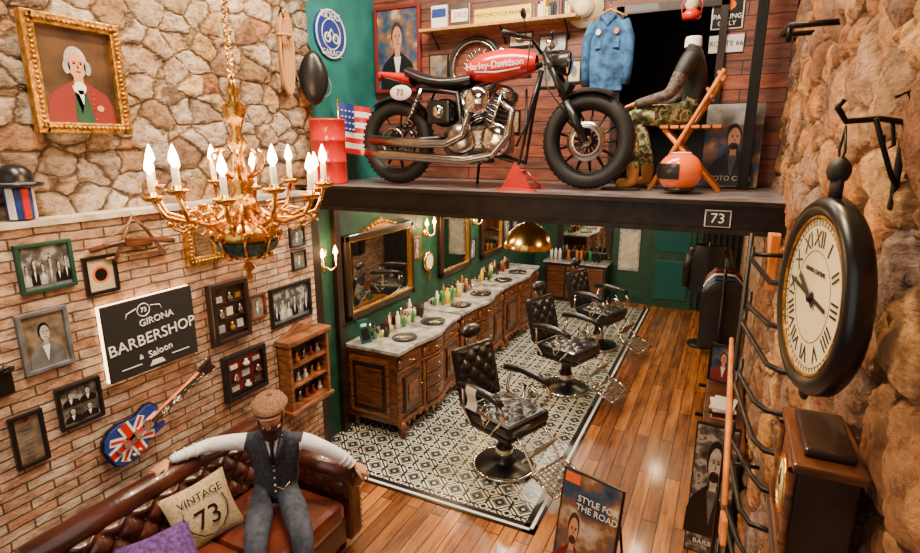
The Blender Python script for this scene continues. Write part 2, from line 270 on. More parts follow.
def frame(name,Mx,w,h,fm,bg,kind,fw=.02,dep=.025,col=None,ornate=False):
    b=B(name,Mx);c=fw/2
    for x in (0,w): b.box((x+(c if x==0 else -c),h/2,dep/2),(fw,h,dep),fm,None,min(.006,fw*.2))
    for y in (0,h): b.box((w/2,y+(c if y==0 else -c),dep/2),(w-fw*1.2,fw,dep),fm,None,min(.006,fw*.2))
    b.b2((fw*.5,fw*.5,0),(w-fw*.5,h-fw*.5,dep*.4),bg)
    z=dep*.4;a=fw;W=w-2*fw;H=h-2*fw
    if ornate:
        for (ins,r,dz) in ((.006,.008,.8),(fw*.55,.012,1.0),(fw*.95,.005,.9)):
            st=r*1.9;n=int((w-2*ins)/st)
            for i in range(n+1):
                for y in (ins,h-ins): b.ball((ins+i*(w-2*ins)/n,y,dep*dz),r,fm,seg=6)
            n=int((h-2*ins)/st)
            for i in range(n+1):
                for x in (ins,w-ins): b.ball((x,ins+i*(h-2*ins)/n,dep*dz),r,fm,seg=6)
    if kind=='bust': bust(b,w/2,a,W*.95,H*.98,*(col or ('grey','face_grey','black')),z)
    elif kind=='wig':
        cx=w/2;h2=H
        bust(b,cx+.0,a,W*1.0,H*.95,'darkred','skin','lightgrey',z,None,'white')
        for q in (-1,1): b.disc((cx+q*W*.14,a+H*.60),W*.05,H*.075,'lightgrey',z+.003,z+.005,12)
        b.prism([(cx-W*.11,a),(cx+W*.16,a),(cx+W*.08,a+H*.38),(cx-W*.07,a+H*.38)],'green',z+.002,z+.003)
        b.disc((cx,a+H*.38),W*.085,H*.07,'white',z+.003,z+.0055,12);b.prism([(cx-W*.04,a+H*.36),(cx+W*.05,a+H*.36),(cx+W*.02,a+H*.2)],'white',z+.003,z+.0055)
        b.disc((cx+W*.25,a+H*.17),W*.05,H*.035,'skin',z+.003,z+.005,12)
        for k in range(6): b.disc((cx+W*.17,a+H*(.05+.055*k)),W*.012,H*.009,'goldframe',z+.003,z+.006,8)
    elif kind=='group':
        b.b2((a,a,z),(w-a,a+H*.3,z+.001),'grey')
        for i in range(6): bust(b,a+W*(i+.5)/6,a+H*.08,W*.2,H*(.6+.15*(i%2)),random.choice(['black','lightgrey','grey']),'face_grey','black',z+.001)
    elif kind=='four':
        for i in range(4):
            x=a+W*(.27+.46*(i%2));y=a+H*(.04+.46*(i//2));bust(b,x,y,W*.5,H*.46,'black','face_grey','hair',z+.001)
    elif kind=='doc':
        for i in range(8): b.b2((a+W*.15,a+H*(.12+.09*i),z),(a+W*(.6+.25*random.random()),a+H*(.135+.09*i),z+.001),'grey')
        b.disc((w/2,h*.88),W*.12,H*.05,'darkred',z,z+.002)
    elif kind=='badge':
        b.b2((a+W*.1,a+H*.1,z),(w-a-W*.1,h-a-H*.1,z+.001),'cream');b.disc((w/2,h/2),W*.33,H*.27,'orange',z+.001,z+.002);b.disc((w/2,h/2),W*.24,H*.2,'black',z+.002,z+.003)
    elif kind=='things':
        for i in range(3):
            for j in range(3):
                x=a+W*(.18+.32*i);y=a+H*(.12+.3*j);k=random.choice(['steel','goldframe','paper','darkred','lightgrey','cream','chrome'])
                if (i+j)%2: b.lathe([(0,0),(W*.07,0),(W*.08,H*.07),(W*.03,H*.12),(W*.04,H*.17),(0,H*.17)],k,(x,y,z+.02),(0,1,0),10)
                else: b.b2((x-W*.1,y,z),(x+W*.1,y+H*(.1+.1*random.random()),z+.012),k,.002)
            b.b2((a,a+H*(.07+.3*i),z),(w-a,a+H*(.09+.3*i),z+.02),fm)
    elif kind=='mirror': b.b2((a,a,z),(w-a,h-a,z+.002),'mirror')
    return b.obj()
frame('portrait_painting',WL(1.60,2.86,-3.14),.48,.575,'goldframe','portraitbg','wig',.055,.05,None,True)
frame('framed_photo',WL(1.38,2.08),.26,.25,'green','photo','group')
frame('framed_badge',WL(1.68,2.0),.18,.215,'black','cream','badge')
frame('framed_portrait_photo',WL(1.33,1.67),.235,.32,'grey','sepia','bust',.022,.025,('grey','face_grey','black'))
frame('framed_band_photo',WL(1.44,1.31),.23,.24,'black','photo','four')
frame('framed_certificate',WL(1.22,1.205),.15,.285,'black','sepia','doc')
frame('gilt_wall_mirror',WL(2.30,2.04),.26,.37,'goldframe','darkwood','mirror',.05,.04,None,True)
frame('shadow_box',WL(2.42,1.46),.32,.43,'ebony','portraitbg','things',.035,.06)
frame('framed_postcard',WL(2.77,1.54),.155,.19,'darkwood','sepia','bust',.02)
frame('framed_group_photo',WL(2.97,1.41),.46,.32,'black','photo','group',.03)
frame('shadow_box_small',WL(2.48,1.01),.38,.34,'black','darkred','things',.03,.05)
frame('framed_snapshot',WL(3.23,2.01),.17,.16,'black','photo','bust',.015)
frame('framed_snapshot',WL(3.24,1.82),.16,.16,'black','sepia','bust',.015)
for y,z,w,h,k in ((5.40,1.5,.16,.26,'photo'),(6.94,1.2,.22,.3,'photo'),(8.25,1.3,.3,.5,'photo'),(8.65,1.25,.3,.6,'sepia'),(9.05,1.1,.5,.7,'photo')): frame('framed_snapshot',WL(y,z,-3.248),w,h,random.choice(['goldframe','ebony']),k,'bust',.02)
b=B('display_case',WL(3.01,.72))
w,h,d=.47,.56,.13
b.b2((0,0,0),(w,h,.01),'ebony')
for x in (0,w-.03): b.b2((x,0,0),(x+.03,h,d),'carved',.004)
for y in (0,.18,.35,h-.03): b.b2((.01,y,0),(w-.01,y+.02,d-.01),'carved',.003)
b.b2((-.02,h-.01,0),(w+.02,h+.03,d+.02),'carved',.006);b.prism([(0,h+.03),(w,h+.03),(w*.7,h+.07),(w/2,h+.11),(w*.3,h+.07)],'carved',0,.04);b.b2((-.02,-.03,0),(w+.02,0,d+.02),'carved',.006)
for i in range(3):
    for j in range(5): b.lathe([(0,0),(.02,0),(.022,.03),(.01,.05),(.012,.08),(0,.08)],random.choice(['goldframe','paper','darkred','steel','amber','lightgrey']),(.07+.083*j,.02+.172*i,.06),(0,1,0),10)
b.obj()
b=B('barbershop_sign',WL(1.715,1.48));w,h=.57,.45
b.b2((0,0,.03),(w,h,.05),'matteblack',.004);b.b2((.0,.0,0.002),(w,h,.022),'signglow')
R4=Matrix.Rotation(radians(4),4,'Z')
b.text('BARBERSHOP',.094,'white',(w/2,h*.45,.052),.002,R4);b.text('GIRONA',.058,'white',(w*.55,h*.68,.052),.002,R4)
b.torus((w*.42,h*.84,.05),.038,.003,'white');b.text('73',.04,'white',(w*.42,h*.84,.052),.002);b.tube([(w*.5,h*.88,.052),(w*.6,h*.86,.052),(w*.62,h*.8,.052)],.003,'white',5);b.tube([(w*.34,h*.88,.052),(w*.24,h*.84,.052),(w*.22,h*.78,.052)],.003,'white',5)
b.text('&',.04,'white',(w*.33,h*.22,.052),.002);b.text('Saloon',.06,'white',(w*.55,h*.23,.052),.002,Matrix.Rotation(radians(6),4,'Z'))
for q in (-1,1): b.b2((w/2+q*.16-.06,h*.12,.05),(w/2+q*.16+.06,h*.13,.053),'white')
b.prism([(w/2-.05,.025),(w/2+.05,.025),(w/2+.03,.055),(w/2-.03,.055)],'white',.05,.053);b.obj()
b=B('electric_guitar',WL(1.80,1.13)@Matrix.Rotation(radians(24),4,'Z'))
up=[(-.185,0),(-.18,.06),(-.15,.105),(-.10,.13),(-.04,.128),(.01,.105),(.05,.09),(.09,.095),(.13,.10),(.165,.08),(.18,.04),(.175,.0),(.12,-.035),(.125,-.06),(.165,-.08),(.145,-.1),(.10,-.098),(.05,-.09),(.01,-.105),(-.04,-.128),(-.10,-.13),(-.15,-.105),(-.18,-.06)]
b.prism([(x*1.05,y*1.06) for x,y in up],'black',.028,.05);b.prism(up,'blue',.03,.065)
for a,m_,wd,l,z in ((36,'white',.045,.27,.066),(-36,'white',.045,.27,.066),(36,'red',.018,.26,.067),(-36,'red',.018,.26,.067),(0,'white',.07,.33,.068),(90,'white',.07,.235,.068),(0,'red',.04,.335,.069),(90,'red',.04,.24,.069)):
    b.box((-.03 if a else -.01,0,z),(l,wd,.002),m_,(0,0,a))
b.b2((.1,-.022,.06),(.5,.022,.085),'orangewood',.004);b.b2((.1,-.02,.085),(.5,.02,.09),'ebony')
for k in range(14): b.b2((.14+.35*(1-.93**k),-.02,.09),(.142+.35*(1-.93**k),.02,.092),'chrome')
b.prism([(.5,-.022),(.53,-.035),(.62,-.045),(.60,.0),(.62,.045),(.53,.035),(.5,.022)],'ebony',.06,.08)
for i in range(3):
    for q in (-1,1): b.cyl((.53+.03*i,q*.04,.07),(.53+.03*i,q*.06,.07),.007,'chrome',seg=6)
for x in (.0,.07): b.b2((x-.014,-.035,.068),(x+.014,.035,.078),'chrome')
b.b2((-.09,-.035,.068),(-.07,.035,.08),'chrome');b.b2((-.14,-.025,.068),(-.125,.025,.078),'chrome')
for q in (0,1,2): b.cyl((-.12+.04*q,-.09,.065),(-.12+.04*q,-.09,.08),.009,'cream',seg=8)
for k in range(6): b.tube([(-.1,-.012+.005*k,.088),(.52,-.012+.005*k,.095)],.0008,'chrome',4)
b.obj()
b=B('wooden_crossbow',WL(1.72,2.17))
b.tube([(0,.08,.03),(.25,.11,.05),(.5,.06,.03)],.016,'darkwood',8)
b.tube([(.12,.0,.04),(.2,.15,.04),(.25,.24,.04),(.32,.16,.04),(.42,.0,.04)],.011,'carved',8);b.tube([(.08,.02,.03),(.46,.02,.03)],.008,'rope',6)
b.box((.26,.09,.05),(.16,.05,.04),'darkwood',(0,0,-6),.008);b.tube([(.02,.08,.04),(.25,.22,.05),(.48,.06,.04)],.003,'rope',5);b.obj()
b=B('wall_telephone',WL(1.2,1.62));b.b2((0,0,0),(.07,.12,.04),'black',.01);b.tube([(.01,.13,.05),(.04,.145,.06),(.07,.13,.05)],.012,'black');b.obj()
b=B('bowler_hat_and_mug',Matrix.Translation((-3.12,1.47,2.445)))
b.lathe([(0,0),(.05,0),(.056,.03),(.058,.15),(.05,.16),(0,.16)],'blue')
for a in (-60,0,60,120): b.box((.058*cos(radians(a)),.058*sin(radians(a)),.08),(.012,.03,.15),'red' if a%120==0 else 'white',(0,0,a),.003)
b.lathe([(.11,.165),(.1,.158),(.075,.165),(.074,.2),(.068,.235),(.04,.262),(0,.268)],'black');b.torus((0,0,.172),.107,.006,'black');b.torus((0,0,.175),.075,.006,'grey');b.obj()
b=B('hanging_rope',WL(3.36,3.18,-3.14))
for k in range(5):
    b.tube([((.028+.010*k)*sin(pi*2*i/30)+.008*k,.30+(.24+.015*k)*cos(2*pi*i/30),.01+.006*k) for i in range(30)],.011,'rope',6,True)
b.torus((0.01,.42,.03),.045,.013,'rope',(0,1,0));b.tube([(0,.55,.0),(0,.6,.03),(0,.54,.05)],.008,'iron',6);b.obj()
# ---------------------------------------------------------------- mezzanine items
b=B('motorcycle_saddle_wall',T((-3.06,3.62,3.31),(.75,.65,0),(0,0,1)))
b.grid(lambda u,v:((.085+.03*sin(pi*v))*sin(pi*v)**.4*cos(2*pi*u),-.2+.42*v,.055*sin(2*pi*u)*sin(pi*v)**.4),24,18,'black');b.torus((0,0,.0),.1,.006,'grey',(0,0,1),24,6,1.6);b.cyl((0,.2,0),(-.03,.26,-.06),.01,'iron');b.obj()
b=B('oil_drum',Matrix.Translation((-3.0,3.68,2.49)))
b.lathe([(0,0),(.145,0),(.15,.01),(.145,.02),(.143,.17),(.151,.18),(.143,.19),(.143,.34),(.151,.35),(.143,.36),(.143,.5),(.151,.51),(.145,.52),(.135,.51),(0,.51)],'red',seg=32);b.lathe([(0,.515),(.03,.515),(.03,.53),(0,.53)],'iron',(.07,0,0));b.obj()
b=B('national_flag',T((-3.12,3.98,2.74),(.5,.85,0),(0,0,1)))
fw_,fh=.30,.42
def fl(u,v,u0,v0,du,dv,z):
    x=u0+u*du;y=v0+v*dv;return (x,y-.12*x,z+.018*sin(x*30)+.02)
for i in range(9): b.grid(lambda u,v,i=i:fl(u,v,0,fh*i/9,fw_,fh/9,0),20,1,'red' if i%2==0 else 'white')
b.grid(lambda u,v:fl(u,v,0,fh*.45,.15,fh*.55,.004),12,2,'blue')
for i in range(4):
    for j in range(4): b.disc((.02+.034*i,.21+.05*j-.12*(.02+.034*i)),.007,.007,'white',.03,.05,5)
b.cyl((-.01,-.1,.03),(-.01,.46,.03),.008,'gold');b.obj()
b=B('round_club_sign',WL(4.02,3.72,-3.2))
b.disc((0,0),.21,.20,'blue',0,.02,32);b.torus((0,0,.02),.19,.008,'white');b.torus((0,0,.02),.12,.005,'white');b.text('RIDERS',.08,'white',(0,.145,.022));b.text('GARAGE',.07,'white',(0,-.15,.022))
b.torus((-.05,-.03,.02),.035,.008,'white');b.torus((.06,-.03,.02),.035,.008,'white');b.tube([(-.05,-.03,.02),(0,.04,.02),(.06,-.03,.02)],.008,'white');b.obj()
frame('advert_poster_framed',WB(-3.17,3.29,4.67),.50,.76,'darkred','colorphoto','bust',.03,.03,('black','skin','hair'))
b=B('licence_plate_display',WB(-2.56,3.81,4.69));b.b2((0,0,0),(.16,.2,.03),'white',.004);b.b2((.01,.1,.03),(.15,.17,.033),'blue');b.b2((.19,.0,0),(.38,.2,.02),'steel',.004);b.b2((.2,.05,.02),(.36,.15,.023),'white');b.text('1903',.07,'red',(.285,.1,.025));b.obj()
b=B('yellow_street_sign',WB(-2.14,3.83));b.b2((0,0,.01),(.52,.11,.03),'yellow',.004);b.text('MOTORCYCLE PARKING',.045,'black',(.26,.055,.032));b.obj()
b=B('wall_shelf',WB(-2.60,3.77));b.b2((0,0,0),(1.40,.025,.2),'oak',.004)
for x in (.1,.75,1.3): b.tube([(x,-.12,0),(x,0,.15)],.008,'iron')
b.obj()
b=B('shelf_collectibles',WB(-2.66,3.795,4.68))
for i in range(14):
    x=1.1+.022*i;b.b2((x,0,.05),(x+.018,.07+.06*random.random(),.15),random.choice(['darkred','white','black','yellow','grey','cream']),.002)
b.torus((1.2,.17,.1),.04,.012,'brass',(0,1,0),16,6);b.obj()
b=B('straw_hat',WB(-1.17,3.86,4.66));b.lathe([(.15,0),(.15,.006),(.08,.012),(.075,.06),(.04,.085),(0,.09)],'cream',seg=28);b.lathe([(.08,.012),(.079,.03)],'darkred',seg=28);b.obj()
b=B('wall_mounted_wheel',WB(-2.12,3.47,4.69));b.torus((0,0,.04),.24,.02,'rubber');b.torus((0,0,.04),.215,.01,'chrome')
b.cyl((0,0,0),(0,0,.09),.03,'chrome')
for i in range(20): b.tube([(.02*cos(i),.02*sin(i),.04),(.215*cos(2*pi*i/20),.215*sin(2*pi*i/20),.04)],.002,'chrome',4)
b.obj()
b=B('wall_pictures_cluster',WB(-2.6,3.25))
for x,y,w,h,k in ((.0,.1,.2,.26,'sepia'),(.85,.12,.14,.2,'paper'),(.78,.36,.22,.12,'cream'),(1.05,.3,.24,.14,'lightgrey'),(1.3,.05,.12,.18,'cream'),(1.05,.02,.16,.2,'sepia'),(.2,-.3,.2,.26,'photo'),(.7,-.35,.2,.2,'colorphoto')): b.b2((x,y,0),(x+w,y+h,.015),'black',.002);b.b2((x+.015,y+.015,.015),(x+w-.015,y+h-.015,.018),k);b.disc((x+w/2,y+h/2),w*.2,h*.25,'grey',.018,.02)
b.obj()
b=B('denim_jacket',WB(-.96,3.2,4.66)@Matrix.Diagonal((.86,1,1,1)))
b.tube([(-.15,.56,.05),(0,.62,.05),(.15,.56,.05)],.008,'oak');b.tube([(0,.62,.05),(0,.68,.03)],.005,'steel')
def jk(u,v):
    a=2*pi*u;w=.15+.02*sin(pi*v)-(.09*max(0,v-.85)/.15);return (w*cos(a)+.006*sin(9*v+5*a),.02+.56*v,.06+.05*sin(a)+.010*sin(5*a))
b.grid(jk,28,14,'denim')
for q in (-1,1): b.tube([(q*.13,.52,.06),(q*.185,.4,.06),(q*.19,.2,.07),(q*.18,.06,.08)],[.05,.05,.045,.04],'denim',10)
b.tube([(-.06,.57,.1),(0,.5,.115),(.06,.57,.1)],.02,'denim');b.b2((-.004,.03,.11),(.004,.5,.114),'steel')
for q in (-1,1): b.b2((q*.08-.03,.33,.1),(q*.08+.03,.4,.115),'denim',.004);b.disc((q*.08,.45),.022,.022,'orange' if q>0 else 'white',.1,.114)
b.obj()
b=B('parking_sign',WB(-.24,3.62));b.b2((0,0,.0),(.21,.23,.015),'white',.004);b.b2((.008,.008,.015),(.2,.222,.018),'black');b.text('PARKING\nONLY',.045,'white',(.105,.06,.02));b.disc((.105,.16),.05,.035,'orange',.018,.02);b.obj()
b=B('route_sign',WB(-.24,3.46));b.b2((0,0,0),(.23,.12,.015),'white',.004);b.text('ROUTE 66',.05,'black',(.115,.06,.017));b.obj()
b=B('hurricane_lantern',Matrix.Translation((-.36,4.45,3.66)));b.lathe([(0,0),(.06,0),(.065,.04),(.04,.06),(.035,.07)],'red');b.lathe([(.035,.07),(.05,.1),(.035,.14)],'cream');b.lathe([(.04,.14),(.03,.18),(.015,.2),(0,.2)],'red')
for q in (-1,1): b.tube([(q*.06,0,.03),(q*.07,0,.1),(q*.03,0,.18)],.005,'red',6)
b.torus((0,0,.22),.04,.003,'red',(0,1,0));b.tube([(0,0,.26),(0,.0,1.09)],.003,'iron',5);b.obj()
b=B('leaning_poster',T((-.2,4.55,2.5),(1,-.05,0),(0,.16,1)));b.b2((0,0,0),(.38,.6,.012),'colorphoto',.002);b.b2((.0,.45,.012),(.38,.6,.013),'lightgrey');bust(b,.2,.01,.34,.52,'black','skin','hair',.013,'hair','grey');b.text('MOTO CLUB',.05,'white',(.19,.06,.022));b.obj()
# ---- motorcycle
b=B('motorcycle',RZ(2,(-1.68,3.90,2.492))@Matrix.Diagonal((.965,1,1,1)))
RW=(-.79,0,.335);FW=(.79,0,.335)
def wheel(c,spok):
    Y=(0,1,0);b.torus(c,.272,.058,'rubber',Y,48,12);b.torus(c,.222,.015,'black',Y,40,8);b.cyl((c[0],-.08,c[2]),(c[0],.08,c[2]),.038,'steel')
    for k in range(48):
        a=2*pi*k/48;b.box((c[0]+.328*cos(a),0,c[2]+.328*sin(a)),(.004,.07,.016),'rubber',(0,-math.degrees(a),0))
    for i in range(spok):
        a=2*pi*i/spok
        for q in (-1,1): b.tube([(c[0]+.03*cos(a+q*.3),q*.03,c[2]+.03*sin(a+q*.3)),(c[0]+.22*cos(a),0,c[2]+.22*sin(a))],.0075,'black',5)
wheel(RW,9);wheel(FW,13)
for c,y in ((FW,-.075),(RW,.075)): b.lathe([(.09,-.003),(.135,-.003),(.135,.003),(.09,.003)],'steel',(c[0],y,c[2]),(0,1,0),28)
b.torus((RW[0],-.085,RW[2]),.1,.012,'steel',(0,1,0))
for q in (-1,1):
    b.tube([(-.79,q*.1,.33),(-.35,q*.1,.36)],.022,'black');b.tube([(-.68,q*.12,.38),(-.5,q*.12,.72)],.014,'chrome')
    for k in range(9): b.torus((-.66+.017*k,q*.12,.42+.03*k),.026,.006,'black',(.5,0,.87),12,5)
    b.tube([(.79,q*.095,.33),(.64,q*.095,.60)],.03,'black',10);b.tube([(.66,q*.095,.56),(.47,q*.095,.92)],.022,'black',10)
    b.tube([(-.55,q*.11,.74),(-.2,q*.11,.68),(-.15,q*.09,.3),(.3,q*.08,.18),(.36,q*.04,.55),(.43,0,.82)],.016,'black')
b.box((.51,0,.84),(.06,.24,.03),'black',(0,25,0),.006);b.box((.62,0,.68),(.05,.16,.12),'black',(0,25,0),.01)
b.tube([(.43,0,.86),(.1,0,.78),(-.25,0,.7),(-.6,0,.73)],.02,'black')
for c,a0,a1,m_ in ((FW,62,118,'black'),(RW,35,130,'black')):
    b.grid(lambda u,v,c=c,a0=a0,a1=a1:(c[0]+(.36-.02*abs(2*v-1)**2)*cos(radians(a0+(a1-a0)*u)),(v-.5)*.15,c[2]+(.36-.03*abs(2*v-1)**2)*sin(radians(a0+(a1-a0)*u))),16,6,m_)
b.tube([(.33,-.38,1.0),(.4,-.2,1.0),(.44,-.08,.93),(.44,.08,.93),(.4,.2,1.0),(.33,.38,1.0)],.012,'black')
for q in (-1,1):
    b.tube([(.34,q*.36,1.0),(.3,q*.47,1.0)],.017,'rubber');b.tube([(.4,q*.3,1.0),(.4,q*.36,1.1)],.005,'black',6);b.ball((.4,q*.37,1.12),.045,'black',(.3,1.2,.7),12);b.tube([(.42,q*.25,.98),(.38,q*.42,.96)],.006,'steel',6)
b.lathe([(0,-.09),(.05,-.08),(.08,-.02),(.085,.03)],'black',(.6,0,.86),(1,0,-.1));b.lathe([(.083,.03),(.06,.045),(0,.05)],'chrome',(.6,0,.86),(1,0,-.1));b.cyl((.47,0,.98),(.5,0,1.0),.04,'chrome')
def tank(u,v):
    x=-.14+.53*u;w=.13*(sin(pi*min(1,.12+u*.83)))**.55;h=.125*(sin(pi*(.1+u*.83)))**.5
    a=2*pi*v;yy=w*cos(a);zz=h*sin(a);zz=zz if zz>0 else zz*.8
    return (x,yy,.84+.03*u+zz)
b.grid(tank,22,24,'red')
b.text('Harley-Davidson',.066,'white',(.11,-.140,.86),.004,Matrix.Rotation(radians(90),4,'X')@Matrix.Rotation(radians(3),4,'Z'));b.cyl((.12,0,.96),(.12,0,.985),.035,'chrome')
b.tube([(-.05,-.124,.82),(.12,-.130,.81),(.3,-.115,.83)],.006,'white',6)
b.grid(lambda u,v:(-.66+.56*u,(.11+.03*sin(pi*u))*cos(2*pi*v),.78+.06*(1-u)*(1-u)*1.2+.045*sin(2*pi*v)-.03*sin(pi*u)),16,14,'leather')
b.grid(lambda u,v:(-.95+.33*u,(.03+.075*u)*cos(2*pi*v),.86-.06*u+(.02+.03*u)*sin(2*pi*v)),12,12,'red');b.ball((-.94,0,.84),.035,'darkred',(.6,1.2,1))
b.ball((-.68,-.13,.70),.075,'white',(1.3,.12,.75),20);b.text('73',.07,'darkred',(-.68,-.144,.70),.002,Matrix.Rotation(radians(90),4,'X'))
b.box((-.02,0,.35),(.46,.22,.22),'steel',None,.05);b.lathe([(0,-.02),(.115,-.02),(.125,0),(.11,.03),(.03,.04),(0,.04)],'chrome',(.12,-.12,.35),(0,-1,0),24);b.lathe([(0,-.02),(.13,-.02),(.13,.03),(.05,.045),(0,.05)],'steel',(-.18,-.11,.33),(0,-1,0),24)
for k in range(6): b.ball((.12+.1*cos(k*1.05),-.15,.35+.1*sin(k*1.05)),.009,'black',seg=6)
for s_ in (-1,1):
    ax=V((s_*.42,0,.9)).normalized();o=V((s_*.055,0,.44))
    for k in range(11): b.lathe([(.03,0),(.098,0),(.098,.008),(.03,.008)],'steel' if k%2 else 'black',o+ax*(.02+.018*k),ax,20)
    b.lathe([(.0,0),(.09,0),(.1,.03),(.085,.075),(.03,.095),(0,.095)],'steel',o+ax*.215,ax,16)
    b.tube([o+V((s_*.03,-.13,-.02)),o+ax*.25+V((0,-.11,0))],.012,'chrome')
b.lathe([(0,.05),(.08,.045),(.095,.02),(.095,-.03),(0,-.03)],'chrome',(.0,-.18,.62),(0,-1,0),28);b.torus((0,-.21,.62),.055,.006,'black',(0,1,0))
b.tube([(.14,-.1,.62),(.26,-.15,.54),(.24,-.17,.38),(.12,-.18,.24),(-.1,-.19,.2),(-.8,-.19,.24),(-.98,-.19,.25)],[.022,.027,.027,.027,.03,.04,.038],'steel',12)
b.tube([(-.14,-.1,.6),(-.08,-.17,.52),(-.12,-.19,.38),(-.26,-.2,.32),(-.45,-.2,.32),(-.92,-.2,.35)],[.022,.027,.027,.03,.036,.04],'steel',12)
b.b2((-.05,-.2,.17),(.02,-.12,.185),'black');b.tube([(.1,-.12,.2),(.1,-.28,.2)],.018,'rubber');b.tube([(.1,.12,.22),(.1,.28,.22)],.016,'rubber')
b.ball((-.35,0,.55),.12,'black',(1.1,1,.9),14);b.box((-.35,-.12,.55),(.19,.03,.17),'black',None,.02);b.lathe([(0,0),(.05,0),(.045,.012),(0,.016)],'chrome',(-.35,-.135,.55),(0,-1,0),16)
b.tube([(.3,.05,.7),(.35,-.09,.45),(.28,-.1,.3)],.009,'rubber');b.tube([(.45,-.03,.9),(.5,-.12,.7),(.7,-.1,.45)],.005,'rubber');b.tube([(.4,-.2,.99),(.36,-.14,.8),(.1,-.1,.74)],.005,'rubber')
b.tube([(-.1,.1,.2),(-.2,.3,.0)],.012,'black')
b.obj()
b=B('paddock_stand',Matrix.Translation((-1.36,3.78,2.49)))
for q in (-1,1): b.tube([(-.10,q*.10,.012),(.02,q*.06,.13),(.12,q*.10,.012)],.012,'red')
b.tube([(.02,-.06,.13),(.02,.06,.13)],.012,'red');b.b2((-.14,-.14,0),(.16,-.1,.012),'red');b.b2((-.14,.1,0),(.16,.14,.012),'red')
b.M=b.M@T((0,-.11,0),(1,0,0),(0,0,1));b.prism([(-.10,.01),(.12,.01),(.05,.12),(.0,.2)],'red',-.01,.01);b.obj()
CH=(-.26,4.22,2.49)
b=B('folding_chair',Matrix.Translation(CH))
for q in (-1,1):
    b.tube([(-.24,q*.19,.012),(.16,q*.19,.78)],.016,'orangewood',6);b.tube([(.2,q*.17,.012),(-.18,q*.17,.42)],.016,'orangewood',6)
for i in range(6): b.b2((-.2+.065*i,-.2,.42),(-.148+.065*i,.2,.44),'orangewood',.003)
for z,x in ((.74,.14),(.64,.085)): b.box((x,0,z),(.02,.4,.07),'orangewood',(0,-28,0),.004)
b.tube([(-.12,-.18,.2),(-.12,.18,.2)],.01,'orangewood',6);b.obj()
# ---------------------------------------------------------------- figures
def skinned(name,J,E,sub=2,root=0):
    me=bpy.data.meshes.new(name);me.from_pydata([j[0] for j in J],[(a,b) for a,b,_ in E],[]);o=bpy.data.objects.new(name,me);COL.objects.link(o)
    md=o.modifiers.new('s','SKIN');md.use_smooth_shade=True;md.branch_smoothing=.6
    for i,j in enumerate(J):
        r=j[1];d=me.skin_vertices[0].data[i];d.radius=(r,r) if not isinstance(r,tuple) else r;d.use_root=(i==root)
    s=o.modifiers.new('u','SUBSURF');s.levels=sub;s.render_levels=sub
    dg=bpy.context.evaluated_depsgraph_get();dg.update();m2=bpy.data.meshes.new_from_object(o.evaluated_get(dg));bpy.data.objects.remove(o)
    t=bmesh.new();t.from_mesh(m2);tags=[]
    R=lambda i: J[i][1][0] if isinstance(J[i][1],tuple) else J[i][1]
    for f in t.faces:
        c=f.calc_center_median();best=1e9;bt=None
        for a,b_,tg in E:
            A=V(J[a][0]);Bv=V(J[b_][0]);d=Bv-A;k=max(0,min(1,(c-A).dot(d)/max(1e-9,d.length_squared)));q=(c-A-d*k).length/(.5*(R(a)*(1-k)+k*R(b_))+.05)
            if q<best: best=q;bt=tg
        tags.append(bt)
    return t,tags
def addskin(b,t,tags):
    t.verts.index_update();bv=[b.bm.verts.new(b.M@v.co) for v in t.verts]
    for f,tg in zip(t.faces,tags):
        fc=b.bm.faces.new([bv[v.index] for v in f.verts]);fc.material_index=b.mi(tg);fc.smooth=True
    t.free()
def hand(b,wr,fwd,palm,m,side=1,curl=.5,sc=1):
    wr=V(wr);f=V(fwd).normalized();p=V(palm);p=(p-f*p.dot(f)).normalized();s=f.cross(p)*side
    def P(a,l,d): return wr+(f*a+s*l+p*d)*sc
    b.grid(lambda u,v:P(.095*u-.01,(.022+.02*min(1,u*2))*cos(2*pi*v),.013*sin(2*pi*v)*(1.1-.3*u)),8,14,m)
    for i,(l,off) in enumerate(((.070,.031),(.08,.011),(.074,-.01),(.058,-.030))):
        a0=.078-.004*abs(i-1);c=curl*(1+.12*i);pts=[P(a0-.03,off*.8,0),P(a0,off,0)];an=c*.5;a=a0;d=0
        for k in (.45,.32,.23): a+=l*k*cos(an);d+=l*k*sin(an);pts.append(P(a,off*(1.08),d));an+=c*.9
        b.tube(pts,[.009*sc,.0092*sc,.0085*sc,.0078*sc,.0058*sc],m,8);b.ball(pts[-1],.006*sc,m,seg=8)
    pts=[P(.01,.018,.004),P(.04,.045,.012),P(.065,.058,.022),P(.086,.06,.034)]
    b.tube(pts,[.012*sc,.0115*sc,.0095*sc,.0065*sc],m,8);b.ball(pts[-1],.0068*sc,m,seg=8)
